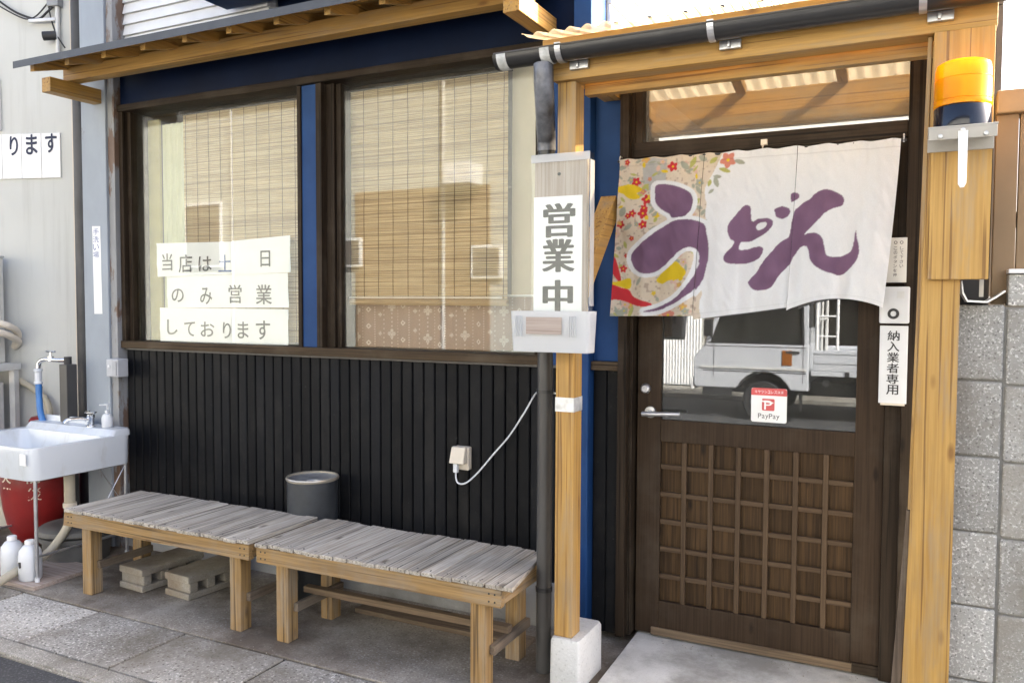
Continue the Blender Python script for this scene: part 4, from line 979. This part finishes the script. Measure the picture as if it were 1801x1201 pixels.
# soap pump on the ledge
sp_ = thing('soap_bottle', 'white pump soap bottle on the back of the wash basin', 'bottle', (-4.245, 3.215, zt+.03))
part('bottle', MB().lathe([(0, 0), (.028, 0), (.031, .006), (.031, .055), (.022, .075), (.010, .080), (.010, .088)], (-4.245, 3.215, zt+.0305), 20), M_WHITEPLASTIC, sp_, smooth=True)
part('pump', MB().lathe([(.013, .086), (.013, .098), (.004, .10), (.004, .128), (.016, .129), (.016, .136), (0, .137)], (-4.245, 3.215, zt+.0305), 14).tube([(-4.245, 3.215, zt+.162), (-4.285, 3.195, zt+.160)], .004, 8), M_WHITEPLASTIC, sp_, smooth=True)
cu_ = thing('soap_dish', 'small white cup standing inside the wash basin', 'cup', (-4.20, 3.10, zb+.04))
part('cup_body', MB().lathe([(0, 0), (.030, 0), (.034, .05), (.030, .05), (.026, .006), (0, .006)], (-4.285, 3.00, .597), 18), M_WHITEPLASTIC, cu_, smooth=True)
# board, bottles, tub below
solo('plywood_board', MB().hexa([(-5.3, 2.60, .001), (-4.075, 2.64, .001), (-4.09, 3.02, .001), (-5.3, 3.0, .001), (-5.3, 2.60, .022), (-4.075, 2.64, .022), (-4.09, 3.02, .022), (-5.3, 3.0, .022)]), wood('pale', 'X'), 'grey weathered board lying under the wash basin', 'board', (-4.7, 2.8, 0), .002)
def jug(x, y, label):
    t = thing('white_bottle', label, 'bottle', (x, y, .0225), 'white bottles under the basin')
    part('bottle_body', MB().lathe([(0, 0), (.050, 0), (.056, .008), (.057, .12), (.052, .155), (.036, .178), (.022, .186), (.022, .196)], (x, y, .0225), 26), M_WHITEPLASTIC, t, smooth=True)
    part('cap', MB().lathe([(.024, .188), (.024, .206), (.020, .21), (0, .21)], (x, y, .0225), 20), M_WHITE, t, smooth=True)
    return t
j = jug(-4.215, 2.715, 'white plastic bottle with a black mark standing by the stand leg')
part('black_mark', MB().prism([(-4.224, .125), (-4.206, .128), (-4.204, .100), (-4.214, .094), (-4.222, .102)], 1, 2.656, 2.6585), M_INK, j)
jug(-4.375, 2.72, 'plain white plastic bottle further from the stand leg')
tb = thing('drain_tub', 'round grey lidded tub under the wash basin drain', 'tub', (-4.42, 3.22, 0))
part('tub_body', MB().lathe([(0, .002), (.17, .002), (.185, .12), (.20, .125), (.20, .15), (.15, .16), (0, .16)], (-4.40, 3.12, 0), 40), M_GREYTUB, tb, smooth=True)
part('lid', MB().lathe([(.205, .1605), (.21, .168), (.205, .19), (.19, .20), (.12, .208), (0, .21)], (-4.40, 3.12, 0), 40), M_GREYTUB, tb, smooth=True)
part('lid_hole', MB().lathe([(.05, .2075), (.05, .212), (0, .2125)], (-4.33, 3.07, 0), 20), M_RUBBER, tb)
# red fire equipment case
fr = thing('fire_case', 'round bottomed red fire equipment case behind the basin stand', 'case', (-4.83, 3.13, 0))
prof = [(0, .002), (.06, .006), (.12, .045), (.165, .13), (.19, .25), (.20, .36), (.20, .49), (.185, .525), (.14, .54), (0, .545)]
part('case_body', MB().lathe(prof, (-4.86, 3.19, 0), 40), M_RED, fr, smooth=True)
def onred(cx, cz, s_, ch):
    def fmap(a, b):
        th = a/.20-math.pi/2+.42; r = np.interp(b, [.07, .16, .28, .42, .70], [.12, .165, .19, .20, .20])+.002
        return (-4.86+r*math.cos(th), 3.19+r*math.sin(th), b)
    glyph(ch, (cx-s_/2, cx+s_/2, cz-s_/2, cz+s_/2), 0, M_CREAMPLASTIC, fr, frame=fmap, strong=.002)
for ch, cz in (('火', .455), ('器', .35)): onred(-.075, cz, .075, ch)
for ch, cz in (('防', .455), ('災', .35), ('会', .235)): onred(.095, cz, .075, ch)

solo('red_canister', MB().lathe([(0, .002), (.08, .002), (.085, .01), (.085, .735), (.07, .755), (.03, .765), (0, .766)], (-5.06, 3.37, 0), 28), M_RED, 'slim red canister whose rounded top shows behind the wash basin', 'canister', (-5.06, 3.37, 0), smooth=True)
# neighbour's wall, set at an angle to the shop
A_ = Vector((-4.87, 3.50)); d2 = Vector((-.957, -.29)).normalized(); n2 = Vector((-d2.y, d2.x))    # n2 points out to the street
if n2.y > 0: n2 = -n2
def nb(s, o, z): p = A_+d2*s+n2*o; return (p.x, p.y, z)
def nbox(s0, s1, o0, o1, z0, z1): return MB().hexa([nb(s0, o1, z0), nb(s1, o1, z0), nb(s1, o0, z0), nb(s0, o0, z0), nb(s0, o1, z1), nb(s1, o1, z1), nb(s1, o0, z1), nb(s0, o0, z1)])
nh = thing('neighbour_house', 'plain off white house wall beside the steel column', 'building', (-5.6, 3.3, 0))
part('wall', nbox(.02, 5.0, -.25, 0, 0, 5.5), M_PLASTER, nh)
part('corner_post', nbox(-.012, .0195, -.25, .012, 0, 5.5), M_CREAMPLASTIC, nh, .002)
part('wall_fitting', nbox(.53, .9, .0005, .02, 2.60, 2.93), M_PLASTER, nh, .004)
solo('dark_downpipe', MB().tube([(-4.76, 3.46, .0015), (-4.76, 3.46, 5.4)], .048, 18), plain('old_pipe', (.045, .046, .05), .5, var=.5, sc_=3), 'dark grey downpipe between the white house and the steel column', 'pipe', (-4.76, 3.46, 0), smooth=True)  # a dark pipe, its colour darkened further for the shadow gap beside it
gs = thing('wall_sign', 'three white panels with navy hiragana on the white house wall', 'sign', (-5.15, 3.40, 2.29), None)
def nglyph(ch, s_c, z_c, w_, h_, o): glyph(ch, (0, w_, z_c-h_/2, z_c+h_/2), 0, M_NAVYINK, gs, strong=.006, frame=lambda a, b: nb(s_c+w_/2-a, o, b))
for i, (s_a, s_b) in enumerate(((.105, .238), (.242, .382), (.386, .525))):
    part('panel', nbox(s_a, s_b, .0005, .012, 2.29, 2.575), M_WHITE, gs, .002)
nglyph('す', .170, 2.510, .080, .118, .0126); nglyph('ま', .310, 2.505, .078, .125, .0126); nglyph('り', .440, 2.50, .056, .12, .0126)
solo('wall_sign_panel', nbox(.530, .70, .0005, .012, 2.29, 2.575), M_WHITE, 'blank white panel at the end of the row of hiragana panels', 'sign', nb(.6, .006, 2.29), .002)
# cables and lamp high on that wall
for k, (pts_, lab) in enumerate((([(.62, 3.50), (.42, 3.36), (.30, 3.305), (.22, 3.29), (.16, 3.33), (.12, 3.36)], 'thick black cable looping across the white house wall'), ([(.60, 3.44), (.36, 3.31), (.26, 3.30), (.17, 3.37), (.10, 3.46)], 'thin black cable sagging below the thick one'), ([(.16, 3.45), (.14, 3.31), (.10, 3.19), (.04, 3.10)], 'black cable dropping down to the corner post'))):
    solo('cable', MB().tube(smoothpath([nb(s_, .03, z_) for s_, z_ in pts_], 6), .007 if k == 0 else .0045, 8), M_RUBBER, lab, 'cable', nb(pts_[0][0], .03, pts_[0][1]), smooth=True)
co_ = thing('conduit', 'grey conduit with a small black lamp on the white house wall', 'conduit', nb(.10, .02, 3.0))
part('conduit_pipe', MB().tube([nb(.095, .022, 2.99), nb(.095, .022, 3.9)], .014, 12), M_LIGHTGREY, co_, smooth=True)
part('conduit_box', nbox(.07, .15, .0005, .05, 3.36, 3.48), plain('grey_box', (.25, .26, .27), .5), co_, .004)
part('conduit_arm', nbox(.10, .29, .02, .04, 3.27, 3.29), M_GALV, co_, .002)
part('lamp', MB().tube([nb(.10, .03, 3.18), nb(.17, .06, 3.17)], .028, 14), M_RUBBER, co_, smooth=True)
# air conditioner, rack and pipes
ac = thing('air_conditioner', 'cream outdoor air conditioner at the white house wall', 'air conditioner', nb(.75, .2, 1.10))
part('casing', nbox(.495, 1.30, .06, .36, 1.10, 1.775), plain('ac_casing', (.56, .56, .53), .5), ac, .006)
part('top_cover', nbox(.490, 1.305, .055, .365, 1.7755, 1.79), plain('ac_top', (.42, .42, .40), .5), ac, .003)
part('side_label', nbox(.4935, .4947, .10, .20, 1.50, 1.68), M_LIGHTGREY, ac)
part('grille_cover', nbox(.53, 1.2, .361, .40, 1.16, 1.70), M_WHITEPLASTIC, ac, .01)
for k in range(2): part('coolant_pipe', MB().tube(smoothpath([nb(.52, .20+.06*k, 1.33-.06*k), nb(.44, .20+.05*k, 1.36-.05*k), nb(.38, .16+.03*k, 1.34-.05*k), nb(.40, .06, 1.29-.05*k), nb(.46, .02, 1.2)], 5), .022, 12), M_CREAMPLASTIC, ac, smooth=True)
rk = thing('steel_rack', 'cream slotted steel rack below the air conditioner', 'rack', nb(.7, .2, 0))
for s_, o_ in ((.40, .06), (.40, .33), (1.3, .06), (1.3, .33)): part('upright', nbox(s_, s_+.04, o_, o_+.04, .0015, 1.055), M_LIGHTGREY, rk, .002)
part('shelf', nbox(.39, 1.35, .05, .38, 1.056, 1.0995), M_LIGHTGREY, rk, .002)
part('shelf', nbox(.441, 1.299, .101, .329, .30, .33), M_LIGHTGREY, rk, .002)
sl_m = MB()
for k in range(6): sl_m = sl_m.add(nbox(.412, .428, .3702, .3712, .62+k*.07, .65+k*.07).v, nbox(0, 1, 0, 1, 0, 1).f)
part('slot', sl_m, M_RUBBER, rk)
mt = thing('meter_box', 'grey metal meter box standing in the steel rack', 'box', nb(.8, .2, .33))
part('case', nbox(.46, 1.0, .12, .32, .331, .98), M_LIGHTGREY, mt, .006)
part('ring_handle', MB().tube([nb(.50+.022*math.cos(a), .328, .87+.03*math.sin(a)) for a in [k*.4488 for k in range(15)]], .004, 8), M_GALV, mt)
pf = solo('foam_pipe', MB().tube(smoothpath([nb(.42, .03, .98), nb(.30, .04, .92), nb(.20, .05, .83), nb(.18, .05, .6)], 5), .02, 12), M_HOSE, 'pale insulated pipe slanting down the white wall', 'pipe', nb(.3, .04, .6), smooth=True)
# standpipe with tap and blue hose
sp2 = thing('tap_stand', 'dark square standpipe with chrome tap and blue hose', 'tap', (-4.66, 3.25, 0))
box('standpipe', sp2, M_GREYPVC, -4.70, -4.63, 3.235, 3.305, .0015, 1.115, bevel=.004)
tp2 = part('tap_body', MB().tube(smoothpath([(-4.665, 3.27, 1.14), (-4.72, 3.255, 1.138), (-4.78, 3.245, 1.138), (-4.84, 3.24, 1.14), (-4.885, 3.235, 1.12), (-4.895, 3.232, 1.085)], 5), .014, 12).lathe([(.018, 0), (.018, .03), (0, .03)], (-4.79, 3.245, 1.13), 12), M_CHROME, sp2, smooth=True)
part('tap_elbow', MB().tube([(-4.665, 3.27, 1.09), (-4.665, 3.27, 1.16)], .022, 12), M_RUBBER, sp2, smooth=True)
part('tap_wheel', MB().tube([(-4.83, 3.245, 1.19), (-4.75, 3.245, 1.19)], .007, 8).tube([(-4.79, 3.245, 1.15), (-4.79, 3.245, 1.195)], .006, 8), M_CHROME, tp2, smooth=True)
part('hose_joint', MB().lathe([(.02, 0), (.026, .004), (.026, .012), (.021, .016), (.021, .075), (.026, .08), (.026, .092), (.012, .098)], (-4.895, 3.232, .985), 16), M_WHITEPLASTIC, sp2, smooth=True)
part('blue_hose', MB().tube(smoothpath([(-4.893, 3.232, .995), (-4.885, 3.228, .90), (-4.86, 3.22, .80), (-4.82, 3.23, .70), (-4.80, 3.26, .60)], 5), .019, 12), M_BLUEHOSE, sp2, smooth=True)
part('dark_hose', MB().tube(smoothpath([(-4.905, 3.25, .97), (-4.91, 3.25, .85), (-4.90, 3.26, .62)], 5), .013, 10), M_RUBBER, sp2, smooth=True)

# ================================================================== RIGHT SIDE
bw = thing('block_wall', 'grey concrete block wall to the right of the porch post', 'wall', (.7, 3.05, 0))
part('mortar_core', B(.032, 2.60, 3.008, 3.115, .0, 1.494), M_MORTAR, bw)
colx = ((.03, .232), (.240, .690), (.698, 1.148), (1.156, 1.606), (1.614, 2.064), (2.072, 2.522))
for ci, (xa_, xb_) in enumerate(colx):
    for r in range(6):
        ztp = 1.500-r*.2437-(0 if ci == 0 else .012)
        if ci and r == 0: ztp0 = 1.600
        part('wall_block', MB().box(xa_, xb_, 3.0-random.uniform(0, .003), 3.12, max(.002, ztp-.2375), ztp), M_BLOCK, bw, .006)
    if ci:
        part('wall_block', B(xa_, xb_, 3.0, 3.12, 1.497, 1.597), M_BLOCK, bw, .006)
fe = thing('brown_fence', 'tan brown ribbed metal fence standing on the block wall', 'fence', (1.2, 3.15, 1.5))
M_FENCE = plain('brown_metal', (.25, .165, .085), .55, var=.12, sc_=5)
part('top_cap', MB().box(.196, 2.6, 3.04, 3.16, 2.105, 2.178), wood('pine', 'X') if False else plain('brown_cap', (.32, .225, .125), .6, var=.2, sc_=6), fe, .005)
for k in range(14):
    xx = .198+k*.066 if k else .198
    part('fence_board', MB().box(xx, xx+.062, 3.065+.006*(k % 2), 3.11, 1.5985 if k else 1.503, 2.1045), M_FENCE, fe, .002)
part('fence_rail', B(.2, 2.55, 3.111, 3.14, 1.75, 1.80), M_FENCE, fe)
part('ledge_cap', B(.238, 2.55, 2.985, 3.0645, 1.5985, 1.612), M_WHITE, fe, .002)
chn = thing('metal_channel', 'open grey metal gutter end between post and block wall', 'gutter', (.17, 3.0, 1.5))
prof = [(.108, 1.575), (.112, 1.575), (.116, 1.540), (.128, 1.515), (.180, 1.512), (.205, 1.528), (.226, 1.545), (.230, 1.545), (.230, 1.541), (.206, 1.522), (.182, 1.5065), (.126, 1.509), (.112, 1.536)]
part('channel', MB().prism(prof, 1, 2.955, 3.30), M_GALV, chn)
part('channel_strap', B(.158, .170, 2.950, 2.954, 1.525, 1.60), M_ALU, chn)
part('gap_shade_sheet', B(.107, .195, 3.125, 3.135, 1.50, 2.4), M_RUBBER, chn)  # dark sheet added to stand for the shade in the gap

# ================================================================== ACROSS THE STREET (seen in the panes)
oh = thing('opposite_house', 'beige house across the street mirrored in the shop windows', 'building', (-4, -7.6, 0))
M_BEIGE = plain('beige_wall', (.47, .475, .43), .85, var=.05, sc_=2)
M_BROWNW = plain('brown_wall', (.26, .17, .09), .8, var=.1, sc_=3)
part('wall', B(-34, -3.45, -12, -7.6, .0, 6.6).box(-3.4495, 1.6, -12, -7.6, 2.9, 6.6).box(1.6005, 5.5, -12, -7.6, 0, 6.6).box(-3.4495, 1.6, -12, -11.8, 0, 2.8995), M_BEIGE, oh)
part('garage_lining', B(-3.4, 1.55, -11.79, -11.7, .0, 2.88).box(-3.448, -3.41, -11.7, -7.65, 0, 2.88).box(1.56, 1.598, -11.7, -7.65, 0, 2.88).box(-3.40, 1.55, -11.7, -7.65, 2.84, 2.89), M_DARKROOM, oh)
mbs = MB(); xs_ = np.linspace(-4.25, -3.46, 73); vs_ = [(float(x), -7.50+.012*math.sin(k*1.3), z) for z in (.06, 2.85) for k, x in enumerate(xs_)]
mbs.add(vs_, [(k, k+1, 74+k, 73+k) for k in range(72)]); part('corrugated_shutter', mbs, M_WHITE, oh)
part('roof', MB().prism([(-12.6, 6.6), (-7.0, 6.6), (-7.0, 6.75), (-9.8, 8.4), (-12.6, 6.75)], 0, -34.5, 6), M_SLATE, oh)
YM = 2*3.47+7.6     # mirrored plane of its front
def mir(px, py): p = at(px, py, y=YM); return p.x, p.z
for px in (411, 783):
    x, _ = mir(px, 300); part('downpipe', MB().tube([(x, -7.53, .06), (x, -7.53, 6.5)], .04, 12), M_LIGHTGREY, oh, smooth=True)
(xa1, za1), (xb1, zb1) = mir(627, 340), mir(862, 500)
part('brown_cladding', B(xa1, xb1, -7.6, -7.56, .06, max(za1, 2.2)), M_BROWNW, oh)
for (p0, p1) in (((832, 432), (886, 490)), ((330, 360), (395, 470)), ((600, 420), (640, 470))):
    (xw0, zw1), (xw1, zw0) = mir(*p0), mir(*p1)
    f_ = part('window', B(xw0, xw1, -7.58, -7.50, zw0, zw1), M_WHITE, oh, .01); part('pane', B(xw0+.06, xw1-.06, -7.515, -7.49, zw0+.06, zw1-.06), M_DARKROOM, f_)
(xw0, zw1), (xw1, zw0) = mir(805, 295), mir(852, 328)
part('window_canopy', B(xw0, xw1, -7.55, -7.0, zw0, zw1), M_WHITE, oh, .02)
# parked kei truck: cab to -x, bed to +x
tk = thing('parked_truck', 'small white pickup truck mirrored in the door glass', 'truck', (-1.3, -5.1, 0))
M_TRUCK = plain('truck_paint', (.50, .52, .55), .28, var=.03, coat=.4)
yN, yB = -4.40, -5.78
wx = -1.885
def arch(xc, r, n=10): return [(xc+r*math.cos(a), .27+r*math.sin(a)) for a in [math.pi-math.pi*k/n for k in range(n+1)]]
side = [(-2.74, .40)]+[(p[0], max(p[1], .40)) for p in arch(wx, .36)]+[(-1.33, .40), (-1.33, .99), (-2.62, .99), (-2.78, .80), (-2.78, .42)]
part('cab_body', MB().prism(side, 1, yB, yN), M_TRUCK, tk, .015)
cabin = MB()
for y_ in (yN-.06, yB+.02): cabin.prism([(-1.40, .985), (-1.34, .985), (-1.34, 1.75), (-1.42, 1.75)], 1, y_, y_+.04).prism([(-2.64, .985), (-2.58, .985), (-2.30, 1.75), (-2.36, 1.75)], 1, y_, y_+.04)
cabin.prism([(-2.38, 1.74), (-1.34, 1.74), (-1.36, 1.80), (-2.33, 1.80)], 1, yB+.02, yN-.02)
cabin.box(-1.38, -1.34, yB+.07, yN-.07, .985, 1.20)
part('cabin_frame', cabin, M_TRUCK, tk, .01)
M_CARGLASS = glass('car_glass', (.35, .38, .40), 1.6, haze=.04)
part('side_window', MB().prism([(-2.57, .995), (-1.41, .995), (-1.43, 1.735), (-2.29, 1.735)], 1, yN-.045, yN-.04), M_CARGLASS, tk)
part('windscreen', MB().hexa([(-2.63, yB+.07, .995), (-2.625, yB+.07, .995), (-2.625, yN-.07, .995), (-2.63, yN-.07, .995), (-2.35, yB+.07, 1.738), (-2.345, yB+.07, 1.738), (-2.345, yN-.07, 1.738), (-2.35, yN-.07, 1.738)]), M_CARGLASS, tk)
part('seat', MB().box(-1.9, -1.45, yB+.1, yN-.12, .99, 1.10).box(-1.55, -1.42, yB+.1, yN-.12, 1.10, 1.55), M_RUBBER, tk, .03)
dl = MB().box(-2.66, -1.36, yN, yN+.003, .945, .953).box(-2.66, -1.36, yN, yN+.003, .618, .628).box(-1.40, -1.394, yN, yN+.003, .50, .985).box(-2.52, -2.514, yN, yN+.003, .55, .985)
part('door_seam', dl, M_RUBBER, tk)
part('side_lamp', B(-1.65, -1.53, yN, yN+.012, .72, .91), plain('amber_lamp', (.26, .085, .012), .25), tk, .004)
part('step_bar', B(-2.66, -2.28, yN-.04, yN+.004, .30, .40), M_RUBBER, tk)
for xw in (wx, .05):
    for ys_ in (yN-.02, yB+.17):
        wl = part('wheel', MB().lathe([(0, .02), (.15, .02), (.165, .0), (.235, .0), (.258, -.03), (.258, -.12), (.235, -.15), (0, -.15)], (xw, ys_, .258), 28, 'Y') if False else MB().tube([(xw, ys_, .248), (xw, ys_-.15, .248)], .2595, 28), M_RUBBER, tk, .02)
        part('rim', MB().lathe([(0, -.008), (.07, -.010), (.085, -.002), (.15, -.004), (.155, -.012), (.16, 0)], (xw, ys_+.001, .248), 24, 'Y'), M_GALV, wl, smooth=True)
part('chassis', B(-2.6, .72, yB+.3, yN-.3, .32, .50), M_RUBBER, tk)
part('bed_floor', B(-1.30, .75, yB, yN, .60, .66), M_TRUCK, tk, .006)
for y_ in (yN-.03, yB): 
    gt = part('bed_gate', MB().box(-1.28, .75, y_, y_+.028, .665, .925), M_TRUCK, tk, .005)
    part('gate_rib', MB().box(-1.27, .74, y_+.0285, y_+.036, .76, .80).box(-1.27, .74, y_+.0285, y_+.036, .88, .90), M_TRUCK, gt)
part('tail_gate', B(.751, .78, yB, yN, .665, .925), M_TRUCK, tk, .005)
part('guard_frame', MB().tube([(-1.25, yB+.08, .66), (-1.25, yB+.08, 1.72), (-1.25, yN-.08, 1.72), (-1.25, yN-.08, .66)], .022, 10).tube([(-1.25, yB+.08, 1.3), (-1.25, yN-.08, 1.3)], .016, 8).tube([(-1.25, -5.1, .66), (-1.25, -5.1, 1.72)], .016, 8), M_LIGHTGREY, tk)
part('window_rubber', MB().prism([(-2.60, .985), (-1.385, .985), (-1.385, .998), (-2.595, .998)], 1, yN-.03, yN+.002).prism([(-1.41, .998), (-1.385, .998), (-1.41, 1.74), (-1.43, 1.74)], 1, yN-.035, yN-.002), M_RUBBER, tk)
part('door_handle', B(-1.60, -1.44, yN+.001, yN+.022, .875, .905), M_RUBBER, tk, .006)
part('wing_mirror', MB().box(-2.62, -2.52, yN+.06, yN+.16, 1.08, 1.30).tube([(-2.55, yN-.03, 1.06), (-2.57, yN+.11, 1.12)], .012, 8), M_RUBBER, tk, .01)
part('side_moulding', B(-2.70, -1.36, yN+.0005, yN+.014, .655, .685), M_LIGHTGREY, tk, .003)
part('rack_ladder', MB().tube([(-1.24, yN-.03, .93), (-1.24, yN-.03, 1.75)], .018, 8).tube([(-1.0, yN-.03, .93), (-1.0, yN-.03, 1.75)], .018, 8).tube([(-1.24, yN-.03, 1.1), (-1.0, yN-.03, 1.1)], .012, 8).tube([(-1.24, yN-.03, 1.35), (-1.0, yN-.03, 1.35)], .012, 8).tube([(-1.24, yN-.03, 1.6), (-1.0, yN-.03, 1.6)], .012, 8), M_WHITE, tk, smooth=True)
for x_ in (-.9, -.3, .3): part('gate_hook', B(x_, x_+.05, yN-.001, yN+.014, .60, .665), M_RUBBER, tk)
part('fuel_cap', MB().lathe([(0, .02), (.045, .018), (.05, 0)], (-1.12, yN-.02, .52), 14, 'Y'), M_RUBBER, tk)
part('mud_flap', B(-1.44, -1.42, yN-.2, yN-.02, .14, .42), M_RUBBER, tk)
part('front_bumper', B(-2.83, -2.775, yB+.02, yN-.02, .36, .52), M_WHITE, tk, .015)
for y_ in (yN-.3, yB+.08): part('headlight', B(-2.80, -2.775, y_, y_+.22, .60, .74), M_GALV, tk, .01)
tk.location.y += .45; tk.location.x += .07
